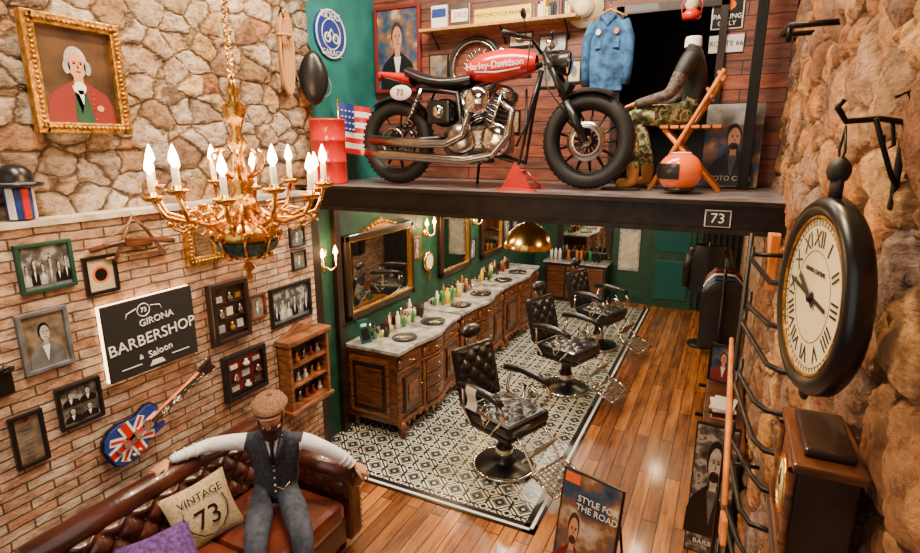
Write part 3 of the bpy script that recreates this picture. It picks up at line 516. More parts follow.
def head(b,c,fw,up):
    fw=V(fw).normalized();up=V(up);up=(up-fw*up.dot(fw)).normalized();old=b.M;b.M=b.M@T(c,fw,up.cross(fw),up)
    def hf(u,v):
        th=pi*v;a=2*pi*u;x=sin(th)*cos(a);y=sin(th)*sin(a);z=cos(th)
        fx=.106*x if x>0 else .096*x;fy=.074*y*(1-.22*max(0,-z));fz=.118*z
        if z<0 and x>0: fx*=1-.12*(-z)
        if abs(z-.08)<.18 and abs(y)>.2 and x>.5: fx-=.006
        return (fx,fy,fz)
    b.grid(hf,32,24,'skin')
    b.tube([(.095,0,.02),(.110,0,-.005),(.126,0,-.03),(.104,0,-.04)],[.008,.011,.015,.009],'skin',8)
    for q in (-1,1):
        b.ball((.084,q*.03,.012),.0125,'white',seg=10);b.ball((.095,q*.03,.012),.0055,'black',seg=8);b.tube([(.100,q*.012,.032),(.098,q*.032,.037),(.085,q*.05,.03)],.006,'hair',6);b.tube([(.094,q*.018,.021),(.0965,q*.03,.023),(.088,q*.042,.018)],.004,'skin',6)
        b.ball((0,q*.078,0),.028,'skin',(.6,.3,1),10);b.ball((.015,q*.068,-.02),.045,'hair',(.6,.25,1.2),10)
    b.tube([(.1,-.022,-.066),(.108,0,-.062),(.1,.022,-.066)],.006,'darkred',6)
    b.ball((-.022,0,.022),.1,'hair',(.86,.8,1.0),20)
    b.grid(lambda u,v:((.108-.02*v)*cos((u-.5)*2.8)+.003*sin(30*u),.081*sin((u-.5)*2.8)*(1-.25*v),-.072-.085*v+.03*abs(u-.5)*2*(1-v)),20,8,'hair')
    b.ball((.058,0,-.118),.055,'hair',(.95,1,.95),14);b.tube([(.098,-.04,-.062),(.112,-.014,-.049),(.112,.014,-.049),(.098,.04,-.062)],.009,'hair',6)
    b.M=old
b=B('seated_man')
J=[((-2.51,2.37,.55),(.15,.13)),((-2.525,2.385,.74),(.135,.115)),((-2.515,2.375,.90),(.16,.11)),((-2.50,2.36,.99),.055),((-2.49,2.34,1.06),.05),
 ((-2.66,2.285,.93),.060),((-2.87,2.16,.905),.048),((-2.95,1.93,.90),.031),
 ((-2.36,2.455,.93),.060),((-2.17,2.585,.79),.048),((-2.09,2.65,.695),.031),
 ((-2.57,2.29,.52),.105),((-2.28,1.94,.54),.072),((-2.15,1.80,.12),.047),((-2.05,1.68,.045),.04),
 ((-2.43,2.38,.52),.105),((-2.07,2.11,.54),.072),((-1.98,1.98,.12),.047),((-1.87,1.88,.045),.04)]
E=[(0,1,'vest'),(1,2,'vest'),(2,3,'shirt'),(3,4,'skin'),(2,5,'vest'),(5,6,'shirt'),(6,7,'shirt'),(2,8,'vest'),(8,9,'shirt'),(9,10,'shirt'),(0,11,'trouser'),(11,12,'trouser'),(12,13,'trouser'),(13,14,'ebony'),(0,15,'trouser'),(15,16,'trouser'),(16,17,'trouser'),(17,18,'ebony')]
addskin(b,*skinned('m',J,E))
hand(b,(-2.955,1.915,.897),(-.05,-.8,-.3),(0,-.2,-1),'skin',1,.5);hand(b,(-2.085,2.655,.69),(.25,.3,-.3),(-.3,.1,-1),'skin',-1,.5)
for k in range(3):
    A=V((-2.94,1.97,.902)).lerp(V((-2.87,2.15,.906)),k*.3);b.torus(A,.033+.005*k,.005,'shirt',(-.35,-.9,0),16,6)
    A=V((-2.10,2.64,.705)).lerp(V((-2.16,2.59,.78)),k*.35);b.torus(A,.033+.005*k,.005,'shirt',(.5,.35,-.7),16,6)
F0=V((.62,-.78,0)).normalized();LF=V((.78,.62,0)).normalized()
head(b,(-2.47,2.32,1.15),(.6,-.78,-.16),(.1,-.12,1))
Z=V((0,0,1));C0=V((-2.505,2.365,-.01))
for q in (-1,1):
    b.tube([C0+Z*1.045+F0*.03+LF*q*.05,C0+Z*1.03+F0*.085+LF*q*.03,C0+Z*.99+F0*.112+LF*q*.035],[.014,.016,.006],'shirt',6)
    b.tube([C0+Z*1.0+F0*.10+LF*q*.055,C0+Z*.93+F0*.135+LF*q*.04,C0+Z*.84+F0*.142+LF*q*.005],[.012,.014,.008],'vest',6)
b.add([C0+Z*1.0+F0*.112+LF*-.04,C0+Z*1.0+F0*.112+LF*.04,C0+Z*.83+F0*.145],[(0,1,2)],'shirt')
b.tube([C0+Z*1.0+F0*.118,C0+Z*.98+F0*.128,C0+Z*.95+F0*.135,C0+Z*.85+F0*.146],[.012,.017,.010,.016],'black',6)
for k in range(5): b.ball(V((-2.518,2.378,.62+.05*k))+F0*(.128+.008*sin(k)),.008,'lightgrey',seg=8)
b.tube([C0+Z*.68+F0*.125+LF*.0,C0+Z*.65+F0*.13+LF*.05,C0+Z*.69+F0*.115+LF*.09],.003,'brass',5)
old=b.M;b.M=T((-2.475,2.325,1.205),(.6,-.78,-.16),(.78,.6,0))
b.grid(lambda u,v:(.125*cos(2*pi*u)*sin(pi*v*.5+.001)+(.025*v if cos(2*pi*u)>0 else 0),.105*sin(2*pi*u)*sin(pi*v*.5+.001),.055*cos(pi*v*.5)+.012),28,8,'tweed')
b.grid(lambda u,v:((.1+.065*v)*cos((u-.5)*2.0),.1*sin((u-.5)*2.0),.012-.018*v),12,4,'tweed');b.torus((0,0,.012),.103,.01,'tweed',(0,0,1),24,6);b.ball((0,0,.068),.009,'tweed',seg=8);b.M=old
b.obj()
b=B('seated_mannequin')
def q(x,y,z): return (x*1.08-.30,y*1.0+4.20,z*1.02+2.49)
J=[(q(.03,0,.52),(.12,.11)),(q(.03,0,.70),(.12,.11)),(q(0,0,.87),(.14,.11)),(q(-.01,0,.98),.05),
 (q(0,-.17,.86),.07),(q(-.05,-.20,.74),.055),(q(-.10,-.22,.62),.043),(q(-.32,-.14,.57),.03),(q(0,.17,.86),.07),(q(-.10,.22,.62),.043),(q(-.31,.12,.57),.03),
 (q(.0,-.09,.5),.09),(q(-.35,-.12,.5),.068),(q(-.30,-.13,.16),.05),(q(-.30,-.13,.05),.045),(q(-.41,-.13,.04),.04),
 (q(.0,.09,.5),.09),(q(-.33,.12,.5),.068),(q(-.24,.13,.16),.05),(q(-.24,.13,.05),.045),(q(-.36,.13,.04),.04)]
E=[(0,1,'matteblack'),(1,2,'matteblack'),(2,3,'white'),(2,4,'matteblack'),(4,5,'matteblack'),(5,6,'tattoo'),(6,7,'tattoo'),(2,8,'matteblack'),(8,9,'tattoo'),(9,10,'tattoo'),(0,11,'camo'),(11,12,'camo'),(12,13,'camo'),(13,14,'tan'),(14,15,'tan'),(0,16,'camo'),(16,17,'camo'),(17,18,'camo'),(18,19,'tan'),(19,20,'tan')]
addskin(b,*skinned('q',J,E))
hand(b,q(-.32,-.14,.57),(-1,.15,-.4),(0,0,-1),'tan',-1,.6,1.2);hand(b,q(-.31,.12,.57),(-1,-.15,-.4),(0,0,-1),'tan',1,.6,1.2)
for y in (-.13,.13):
    b.box(q(-.37 if y<0 else -.32,y,.008),(.26,.1,.016),'ebony',None,.005)
b.lathe([(.055,0),(.053,.05),(.048,.065),(0,.07)],'white',q(-.01,0,.93));b.obj()
b=B('motorcycle_helmet',RZ(200,(-.30,3.90,2.492)))
b.grid(lambda u,v:(.14*cos(2*pi*u)*sin(pi*v*.82),.125*sin(2*pi*u)*sin(pi*v*.82),.14+.13*cos(pi*v*.82)),32,20,'orange')
b.grid(lambda u,v:(.146*cos((u-.5)*2.6)*sin(1.15+.75*v),.131*sin((u-.5)*2.6)*sin(1.15+.75*v),.14+.135*cos(1.15+.75*v)),20,8,'black')
b.torus((0,0,.028),.08,.015,'black');b.grid(lambda u,v:(.144*cos((u-.5)*6.28)*sin(.35+.12*v),.129*sin((u-.5)*6.28)*sin(.35+.12*v),.14+.134*cos(.35+.12*v)),24,2,'white');b.obj()
b=B('number_sign',WB(-.11,2.335,3.51));b.b2((0,0,0),(.14,.10,.012),'white',.003);b.b2((.006,.006,.012),(.134,.094,.014),'black');b.text('73',.08,'white',(.07,.05,.015));b.obj()
# ---------------------------------------------------------------- chandelier
b=B('chandelier',Matrix.Translation((-1.96,1.79,-.01)))
b.lathe([(0,2.2),(.015,2.21),(.01,2.24),(.03,2.26),(.012,2.29),(.06,2.31),(.11,2.35),(.135,2.40),(.14,2.44),(.07,2.47),(.045,2.50),(.08,2.53),(.06,2.57),(.035,2.62),(.06,2.65),(.03,2.7),(.02,2.78),(.045,2.82),(.02,2.86),(.035,2.92),(.055,2.97),(.02,3.0),(.03,3.04),(.01,3.08)],'gold',seg=20)
b.lathe([(.085,2.325),(.118,2.35),(.142,2.39)],'enamel',seg=20)
for i in range(8):
    a=2*pi*i/8;b.tube([(.13*cos(a),.13*sin(a),2.44),(.19*cos(a),.19*sin(a),2.5),(.18*cos(a),.18*sin(a),2.56),(.14*cos(a),.14*sin(a),2.55)],.008,'gold',6);b.ball((.1*cos(a),.1*sin(a),2.32),.014,'gold',seg=8)
    b.tube([(.03*cos(a),.03*sin(a),2.66),(.09*cos(a),.09*sin(a),2.70),(.11*cos(a),.11*sin(a),2.77),(.08*cos(a),.08*sin(a),2.79)],[.009,.008,.006,.01],'gold',6);b.ball((.145*cos(a),.145*sin(a),2.42),.016,'gold',(1,1,1.4),6)
    b.tube([(.06*cos(a),.06*sin(a),2.31),(.125*cos(a),.125*sin(a),2.35),(.15*cos(a),.15*sin(a),2.41)],.006,'gold',6)
for i in range(12):
    a=2*pi*i/12+.13;R=.36;z0=2.62 if i%2 else 2.585
    P=lambda r,z:(r*cos(a),r*sin(a),z)
    b.tube([P(.03,2.56),P(.12,2.49),P(.22,2.485),P(.32,2.52),P(R,z0)],[.013,.012,.011,.010,.009],'gold',8);b.tube([P(.2,2.485),P(.26,2.45),P(.30,2.47),P(.28,2.50)],.007,'gold',6);b.tube([P(.15,2.49),P(.2,2.54),P(.25,2.53),P(.24,2.51)],.006,'gold',6)
    b.ball(P(.31,2.49),.014,'gold',seg=6)
    b.lathe([(0,0),(.03,.004),(.048,.022),(.045,.026),(.016,.018),(.018,.04),(0,.04)],'gold',P(R,z0),seg=12)
    b.cyl(P(R,z0+.035),P(R,z0+.11),.0125,'candle',seg=10);b.lathe([(.004,0),(.019,.024),(.016,.045),(.002,.085)],'flame',P(R,z0+.11),seg=8)
for i in range(40):
    z=3.09+.045*i
    if z<4.72: b.torus((0,0,z),.018,.005,'gold',(1,0,0) if i%2 else (0,1,0),10,5)
b.lathe([(0,4.76),(.06,4.76),(.05,4.72),(0,4.7)],'gold');b.obj()
# ---------------------------------------------------------------- sofa
b=B('chesterfield_sofa');L='brownleather';ya,yb=1.14,2.74
b.b2((-3.05,ya+.02,.1),(-2.15,yb-.02,.3),L,.03)
for x in (-2.98,-2.22):
    for y in (ya+.1,yb-.1): b.lathe([(.02,0),(.035,.05),(.03,.1)],'ebony',(x,y,0),seg=10)
for i in range(2): b.b2((-2.83,ya+.16+.645*i,.3),(-2.12,ya+.79+.645*i,.45),'seatleather',.045)
b.b2((-3.05,ya,.3),(-2.9,yb,.74),L,.03)
tuft(b,(-2.84,ya+.12,.42),(0,1,0),(-.12,0,1),(1,0,.12),yb-ya-.24,.37,L,.17,.045)
b.tube([(-2.95,ya-.02,.79),(-2.95,yb+.02,.79)],.08,L,18)
for y,s_ in ((ya+.05,-1),(yb-.05,1)):
    b.b2((-3.0,y-.07,.1),(-2.12,y+.07,.56),L,.03);b.tube([(-3.0,y+s_*.02,.58),(-2.1,y+s_*.02,.58)],.09,L,18)
    b.tube([(-2.1,y+s_*.02,.58),(-2.085,y+s_*.02,.58)],[.09,.065],L,18);b.ball((-2.09,y+s_*.02,.58),.012,'brass',seg=8)
    for k in range(8): b.ball((-2.118,y+s_*.06,.14+.045*k),.007,'brass',seg=6)
    tuft(b,(-2.9,y-s_*.075,.42),(1,0,0),(0,s_*.1,1),(0,-s_,0),.78,.16,L,.17,.02)
b.obj()
def pillow(name,Mx,w,h,t,m,txt=False):
    b=B(name,Mx)
    for s_ in (-1,1): b.grid(lambda u,v:((u-.5)*w*(1-.08*sin(pi*v)),(v-.5)*h*(1-.08*sin(pi*u)),s_*t*(max(0,sin(pi*u)*sin(pi*v)))**.5),20,20,m)
    if txt:
        b.text('VINTAGE',.065,'black',(0,.105,t*1.0));b.text('73',.16,'black',(0,-.03,t*1.03))
        b.tube([(x,y,t*(1-1.9*(x*x+y*y)*4)) for x,y in [(-.12,.06),(-.13,.0),(-.11,-.07),(-.06,-.12),(0,-.14),(.06,-.12),(.11,-.07),(.13,0),(.12,.06)]],.004,'black',5)
    b.obj()
pillow('throw_pillow',T((-2.69,1.93,.62),(.25,1,.1),(-.42,.0,.9)),.40,.38,.065,'burlap',True)
pillow('throw_pillow',T((-2.62,1.60,.54),(.35,1,0),(-.75,.25,.6)),.38,.36,.06,'purple')
# ---------------------------------------------------------------- vanity counters
def vanity(name,y0,y1):
    b=B(name);bx=-3.24
    fr=lambda y,o=0:-2.68+o+.08*sin(pi*(y-y0)/(y1-y0))+.018*cos(4*pi*(y-y0)/(y1-y0))
    def strip(a,c,z0,z1,o0,o1,m):
        n=14;ys=[a+(c-a)*i/n for i in range(n+1)];b.prism([(fr(y,o0),y) for y in ys]+[(fr(y,o1),y) for y in ys[::-1]],m,z0,z1)
    n=20;ys=[y0+(y1-y0)*i/n for i in range(n+1)]
    b.prism([(bx,y0)]+[(fr(y),y) for y in ys]+[(bx,y1)],'darkwood',.14,.86)
    yt=[y0-.02+(y1-y0+.04)*i/n for i in range(n+1)]
    b.prism([(bx,y0-.02)]+[(fr(min(max(y,y0),y1),.04),y) for y in yt]+[(bx,y1+.02)],'marble',.875,.905);b.prism([(bx,y0-.01)]+[(fr(y,.02),y) for y in ys]+[(bx,y1+.01)],'carved',.855,.875)
    strip(y0,y1,.14,.18,.0,.03,'carved');strip(y0,y1,.685,.70,.0,.024,'carved')
    for k in range(13):
        y=y0+(y1-y0)*(k+.5)/13;b.ball((fr(y,.02),y,.135-.02*abs(sin(k))),.022,'carved',seg=8)
    w=(y1-y0)/3
    for i in range(4):
        y=y0+w*i;y=min(max(y,y0+.02),y1-.02);b.lathe([(.018,0),(.024,.04),(.014,.1),(.024,.2),(.018,.3),(.024,.42),(.014,.5),(.024,.54)],'carved',(fr(y,.008),y,.16),seg=8);b.ball((fr(y,.02),y,.77),.026,'carved',(.7,1,1.8),8)
    for i in range(3):
        a=y0+w*i+.04;c=y0+w*(i+1)-.04
        strip(a,c,.72,.84,.0,.018,'carved');strip(a+.02,c-.02,.74,.82,.018,.024,'darkwood');b.tube([(fr(a+.08,.03),(a+c)/2-.05,.78),(fr((a+c)/2,.045),(a+c)/2,.76),(fr(c-.08,.03),(a+c)/2+.05,.78)],.006,'brass',6)
        if i==1:
            for z in (.2,.36,.52): strip(a,c,z,z+.145,.0,.018,'carved');strip(a+.02,c-.02,z+.02,z+.125,.018,.024,'darkwood');b.ball((fr((a+c)/2,.035),(a+c)/2,z+.07),.013,'brass',seg=8)
        else:
            strip(a,c,.2,.67,.0,.012,'carved');strip(a+.035,c-.035,.24,.63,.012,.024,'ebony');strip(a+.055,c-.055,.27,.60,.02,.034,'darkwood');strip(a+.10,c-.10,.34,.53,.03,.044,'carved')
            b.ball((fr((a+c)/2,.04),(a+c)/2,.435),.035,'carved',(.4,1,1.6),10);b.ball((fr(c-.02,.03),c-.015,.45),.011,'brass',seg=8)
    b.b2((bx+.04,y0-.012,.2),(-2.74,y0,.8),'carved',.003);b.b2((bx+.08,y0-.02,.25),(-2.78,y0-.01,.75),'ebony',.004);b.b2((bx+.12,y0-.028,.3),(-2.82,y0-.01,.7),'darkwood',.006)
    for y in (y0+.05,y1-.05): b.tube([(-2.68,y,.16),(-2.61,y,.09),(-2.66,y,.035),(-2.60,y,.012)],[.05,.038,.022,.028],'carved',10);b.tube([(-3.18,y,.14),(-3.18,y,0)],.03,'darkwood')
    b.obj()
vanity('vanity_cabinet',4.08,5.38);vanity('vanity_cabinet',5.46,6.76);vanity('vanity_cabinet',6.84,8.3)
random.seed(11)
for k,y0 in enumerate((4.25,5.55,6.95)):
    b=B('grooming_bottles',Matrix.Translation((0,0,.906)))
    for i in range(34):
        x=-3.15+.17*random.random();y=y0+.03+1.0*random.random();h=.05+.15*random.random()**1.5;r=.012+.016*random.random();c=random.choice(['white','amber','greenglass','black','black','steel','darkred','cream','chrome','matteblack','amber','yellow'])
        b.lathe([(0,0),(r,0),(r,h*.7),(r*.5,h*.8),(r*.4,h),(0,h)],c,(x,y,0),seg=10)
        if i%2: b.cyl((x,y,h),(x,y,h+.02),r*.5,'black',seg=8)
    for i in range(5): b.b2((-3.18+.02*i,y0+.1+.2*i,0),(-3.10+.02*i,y0+.2+.2*i,.05+.02*i),random.choice(['ebony','steel','darkwood','paper']),.004)
    if k==1:
        for y in (.2,.32): b.lathe([(0,0),(.04,0),(.04,.14),(.015,.17),(.015,.2),(0,.2)],'yellow' if y<.3 else 'greenglass',(-2.98,y0+y,0),seg=12);b.box((-2.96,y0+y,.215),(.07,.02,.025),'black',None,.004)
    b.obj()
    b=B('barber_tool_tray',Matrix.Translation((-2.79,y0+.20,.906)));b.lathe([(0,0),(.11,0),(.13,.015),(.12,.015),(.1,.006),(0,.006)],'black')
    for i in range(4): b.tube([(-.07+.04*i,-.06,.012),(-.05+.04*i,.07,.014)],.005,'chrome',6)
    b.torus((.02,-.075,.014),.014,.003,'chrome');b.torus((.05,-.075,.014),.014,.003,'chrome');b.obj()
    b=B('barber_tool_tray',Matrix.Translation((-2.78,y0+.78,.906)));b.lathe([(0,0),(.12,0),(.14,.015),(.13,.015),(.11,.006),(0,.006)],'black')
    for i in range(5): b.tube([(-.08+.04*i,-.07,.012),(-.06+.04*i,.08,.014)],.006,random.choice(['chrome','ebony']),6)
    b.obj()
b=B('display_stand_card',T((-3.08,4.11,.906),(.5,1,0),(-.2,0,1)));b.b2((0,0,0),(.12,.24,.012),'tealmetal',.003);b.b2((.02,.03,.012),(.10,.15,.014),'black');b.b2((.03,.17,.012),(.09,.2,.014),'white');b.obj()
def wmirror(y0,y1,z0,z1):
    b=B('barber_mirror',WL(y0,z0,-3.248));w=y1-y0;h=z1-z0
    b.b2((0,0,0),(w,h,.03),'ebony');b.b2((.07,.07,.03),(w-.07,h-.07,.034),'mirror')
    for x in (0,w-.07): b.b2((x,0,.01),(x+.07,h,.06),'ebony',.012)
    for y in (0,h-.07): b.b2((0,y,.01),(w,y+.07,.06),'ebony',.012)
    for p in [((.07,.065),(w-.07,.075)),((.07,h-.075),(w-.07,h-.065)),((.065,.07),(.075,h-.07)),((w-.075,.07),(w-.065,h-.07))]: b.b2((*p[0],.03),(*p[1],.062),'gold')
    b.prism([(w*.25,h),(w*.75,h),(w*.62,h+.06),(w*.5,h+.11),(w*.38,h+.06)],'goldframe',.01,.05)
    for i in range(9): b.ball((w*(.3+.05*i),h+.02+.05*sin(pi*i/8),.05),.02,'goldframe',seg=8)
    b.obj()
wmirror(4.08,5.34,1.12,1.97);wmirror(6.0,6.9,1.14,1.97);wmirror(7.3,8.15,1.15,1.97)
def sconce(y,z,x=-3.248):
    b=B('wall_lamp_candle',WL(y,z,x));b.lathe([(0,0),(.05,0),(.04,.02),(0,.03)],'gold',(0,0,0),(0,0,1),16)
    for s_ in (-1,1):
        b.tube([(0,0,.02),(s_*.05,-.05,.06),(s_*.09,-.02,.09),(s_*.09,.03,.09)],.008,'gold',8);b.cyl((s_*.09,.03,.09),(s_*.09,.09,.09),.01,'candle');b.lathe([(.004,0),(.024,.025),(.002,.09)],'glow',(s_*.09,.09,.09),(0,1,0),8)
    b.tube([(0,0,.02),(0,.09,.05),(0,.17,.03)],.008,'gold');b.torus((0,.12,.03),.03,.006,'gold');b.obj()
for y,z in ((3.8,1.74),(5.68,1.78),(7.1,1.74)): sconce(y,z)
b=B('brass_wall_barometer',WL(5.74,1.42,-3.248));b.lathe([(0,0),(.12,0),(.125,.03),(.1,.045),(.095,.03),(0,.03)],'brass',seg=28);b.disc((0,0),.093,.093,'clockface',.03,.033);b.prism([(-.03,-.12),(.03,-.12),(.0,-.26)],'brass',0,.03);b.obj()
b=B('brass_dome_pendant',Matrix.Translation((-1.70,5.0,0)));b.lathe([(.235,1.83),(.238,1.85),(.22,1.91),(.18,1.99),(.11,2.05),(.05,2.075),(.03,2.11),(0,2.12)],'brass',seg=36);b.tube([(0,0,2.11),(0,0,2.33)],.01,'brass');b.ball((0,0,1.9),.05,'glowsoft',seg=12);b.obj()
# ---------------------------------------------------------------- barber chairs
def bchair(x,y,a):
    b=B('barber_chair',RZ(a,(x,y,.007)))
    b.lathe([(0,0),(.27,0),(.275,.015),(.25,.035),(.12,.06),(.08,.09),(.075,.2),(.06,.22),(.055,.38),(.09,.42),(0,.42)],'black',seg=32);b.torus((0,0,.02),.272,.012,'chrome');b.lathe([(.077,.1),(.08,.11),(.08,.18),(.077,.19)],'chrome',seg=24)
    b.b2((-.25,-.25,.41),(.27,.25,.46),'black',.015);b.b2((-.25,-.26,.46),(.29,.26,.57),'leather',.035)
    tuft(b,(-.22,-.24,.562),(1,0,0),(0,1,0),(0,0,1),.49,.48,'leather',.17,.018,.011,.024)
    b.M=b.M@Matrix.Translation((-.25,0,.57))@Matrix.Rotation(radians(-15),4,'Y')
    b.b2((-.09,-.24,-.02),(-.02,.24,.50),'leather',.035);tuft(b,(-.025,-.23,.0),(0,1,0),(0,0,1),(1,0,0),.46,.49,'leather',.16,.026,.011,.02)
    b.b2((-.1,-.22,.0),(-.085,.22,.46),'chrome',.004)
    for q in (-1,1): b.tube([(-.06,q*.05,.45),(-.05,q*.05,.64)],.01,'chrome')
    b.ball((-.03,0,.62),.09,'leather',(.55,1.35,.7),18)
    b.M=RZ(a,(x,y,.007))
    for q in (-1,1):
        b.tube([(-.28,q*.29,.78),(-.1,q*.3,.81),(.12,q*.3,.80),(.24,q*.3,.77)],[.03,.035,.035,.028],'leather',12)
        b.tube([(.2,q*.3,.77),(.26,q*.3,.68),(.2,q*.29,.58),(.1,q*.27,.45)],.014,'chrome');b.tube([(-.22,q*.3,.78),(-.24,q*.28,.58),(-.15,q*.27,.45)],.014,'chrome')
        b.tube([(.24,q*.16,.48),(.36,q*.16,.40),(.5,q*.16,.2),(.58,q*.16,.16)],.013,'chrome')
        b.tube([(.0,q*.30,.62),(.05,q*.30,.72),(.12,q*.30,.62),(.05,q*.30,.50)],.009,'chrome',6,True);b.ball((.05,q*.31,.61),.04,'chrome',(1,.3,1),12)
    b.tube([(.49,-.2,.225),(.49,.2,.225)],.01,'chrome');b.tube([(.72,-.2,.135),(.72,.2,.135)],.01,'chrome')
    for q in (-1,1): b.tube([(.49,q*.2,.225),(.72,q*.2,.135)],.01,'chrome')
    for k in range(6): b.box((.52+.034*k,0,.213-.0133*k),(.012,.4,.008),'steel',(0,21,0))
    for k in range(8): b.box((.605,-.175+.05*k,.18),(.23,.008,.010),'chrome',(0,21,0))
    b.box((.40,0,.33),(.02,.3,.22),'chrome',(0,38,0),.006);b.box((.408,0,.335),(.02,.25,.17),'leather',(0,38,0),.01)
    b.tube([(0,.2,.43),(-.1,.34,.48),(-.12,.4,.60)],.01,'chrome');b.ball((-.12,.4,.61),.018,'black',seg=8)
    b.obj()
bchair(-1.56,4.10,-22);bchair(-1.50,5.92,-20);bchair(-1.46,7.5,-20)
b=B('hand_towel',RZ(-22,(-1.56,4.10,0)));b.grid(lambda u,v:(-.13+.12*v,-.34-.012*sin(7*u),.845-.2*u),8,4,'white');b.obj()
# ---------------------------------------------------------------- floor poster stand
b=B('poster_stand',T((-.78,2.90,0),(.35,-.10,0),(0,0,1)))
w=.40;b.M=b.M@Matrix.Rotation(radians(-10),4,'X');b.b2((0,.12,0),(w,.86,.02),'black',.004);b.b2((.012,.13,.02),(w-.012,.85,.022),'colorphoto');bust(b,w*.30,.13,.26,.55,'darkred','skin','hair',.022,'hair','grey');b.text('STYLE FOR\nTHE ROAD',.055,'white',(w*.64,.68,.032));b.b2((.02,.78,.022),(.12,.84,.024),'orange');b.text('LIVE YOUR\nLEGEND',.03,'white',(w*.78,.36,.032))
for x in (.02,w-.02): b.b2((x-.01,0,0),(x+.01,.2,.02),'iron');b.tube([(x,.7,0),(x,.0,-.32)],.009,'iron')
b.obj()
# ---------------------------------------------------------------- right wall items
b=B('station_clock')
c=V((.190,1.30,2.495));u=V((.229,-.973,0));b.M=T(c,u,(0,0,1))@Matrix.Diagonal((.86,.98,.5,1))
b.lathe([(.0,-.05),(.2,-.05),(.21,-.03),(.21,.02),(.2,.045),(.185,.05),(.172,.03),(.165,.028)],'black',seg=56);b.lathe([(.172,.034),(.168,.04),(.164,.03)],'goldframe',seg=48);b.disc((0,0),.168,.168,'clockface',.02,.026,48)
R_=['XII','I','II','III','IIII','V','VI','VII','VIII','IX','X','XI']
for i in range(12):
    a=-2*pi*i/12;b.text(R_[i],.050,'black',(.122*-sin(a),.122*cos(a),.028),.0006,Matrix.Rotation(a,4,'Z'))
b.torus((0,0,.0265),.098,.001,'black',(0,0,1),40,4);b.torus((0,0,.0265),.152,.001,'black',(0,0,1),40,4)
for i in range(60): a=2*pi*i/60;b.box((.157*sin(a),.157*cos(a),.027),(.0018,.008,.002),'black',(0,0,-math.degrees(a)))
b.box((-.02,.003,.032),(.009,.21,.003),'black',(0,0,82));b.box((-.03,.01,.034),(.013,.11,.003),'black',(0,0,62));b.cyl((0,0,.026),(0,0,.042),.012,'black')
b.text('GRAND CENTRAL',.014,'black',(0,.055,.028));b.cyl((0,.205,0),(0,.255,0),.022,'matteblack');b.ball((0,.262,0),.028,'matteblack',(1,1,1.5),12);b.ball((0,-.215,0),.018,'matteblack')
b.tube([(0,.27,0),(-.015,.30,.0),(0,.345,0),(.015,.3,0)],.005,'iron',6,True)
b.M=Matrix()
b.tube([(.31,1.36,2.84),(.25,1.345,2.85),(.19,1.31,2.845),(.172,1.30,2.87),(.18,1.30,2.885)],.006,'iron');b.tube([(.31,1.36,2.70),(.285,1.35,2.74),(.26,1.34,2.80),(.24,1.33,2.85)],.005,'iron');b.tube([(.27,1.35,2.85),(.28,1.352,2.80),(.265,1.35,2.79),(.26,1.347,2.82)],.004,'iron',6)
b.box((.295,1.36,2.77),(.012,.018,.19),'iron',None,.004);b.tube([(.31,1.36,2.86),(.29,1.36,2.9),(.27,1.355,2.89)],.004,'iron');b.obj()
b=B('bracket_mantel_clock',Matrix.Translation((.228,1.29,1.95))@Matrix.Diagonal((.82,1,1,1)))
b.b2((-.055,-.12,.0),(.075,.12,.22),'ebony',.005);b.b2((-.07,-.14,.22),(.085,.14,.24),'darkwood',.006);b.b2((-.045,-.1,.24),(.065,.1,.258),'ebony',.006);b.b2((-.07,-.14,-.02),(.085,.14,.0),'darkwood',.006)
b.b2((-.062,-.09,.025),(-.054,.09,.195),'carved',.003);b.lathe([(0,0),(.06,0),(.064,.004),(0,.006)],'clockface',(-.063,0,.115),(-1,0,0),28);b.torus((-.067,0,.115),.062,.005,'gold',(1,0,0));b.box((-.072,0,.13),(.003,.005,.04),'black');b.box((-.072,.015,.115),(.003,.03,.004),'black')
for y in (-.11,.11): b.lathe([(.010,.0),(.014,.03),(.008,.06),(.013,.12),(.008,.17),(.013,.2)],'carved',(-.064,y,0.01),seg=10)
b.b2((-.075,-.16,-.04),(.085,.16,-.02),'ebony',.004)
for y in (-.1,.1): b.tube([(.08,y,-.18),(.02,y,-.12),(-.05,y,-.04)],.010,'iron')
b.obj()
b=B('pipe_wall_rack')
for i in range(10):
    z=2.32-.155*i;o=.012*(i%3);e=.25*(i%2)
    b.tube([(.31,2.05,z+.03),(.2+o,2.07,z+.03),(.17+o,2.2,z),(.125,2.75-e,z-.02),(.13,2.83-e,z-.02),(.13,2.85-e,z+.02)],.0105,'iron')
b.tube([(.12,2.88,2.4),(.12,2.88,0)],.0115,'iron')
for z in (2.3,1.2,.3): b.tube([(.12,2.88,z),(.31,2.9,z)],.0105,'iron')
b.obj()
b=B('wooden_paddle');b.tube([(.10,3.25,1.75),(.105,2.5,1.62),(.11,2.1,1.45)],[.012,.014,.012],'orangewood');b.box((.11,2.02,1.41),(.02,.24,.09),'orangewood',(-25,0,0),.008);b.obj()
b=B('pipe_bracket');b.tube([(.31,2.55,3.24),(.16,2.55,3.24),(.15,2.6,3.25),(.15,3.3,3.33),(.31,3.3,3.33)],.012,'iron');b.tube([(.15,2.6,3.25),(.15,2.6,3.19)],.01,'iron');b.obj()
b=B('wooden_wall_bracket');b.box((.24,3.3,2.26),(.04,.3,.05),'orangewood',(20,0,0),.006);b.box((.24,3.15,2.22),(.04,.05,.3),'orangewood',(8,0,0),.006);b.obj()
b=B('side_cabinet');b.b2((.03,3.8,0),(.27,5.2,.78),'ebony',.01);b.b2((.0,3.75,.78),(.28,5.25,.81),'darkwood',.006)
for i in range(3): b.b2((.015,3.86+.45*i,.08),(.03,4.26+.45*i,.72),'darkwood',.005);b.ball((.01,4.22+.45*i,.4),.015,'brass',seg=8)
b.obj()
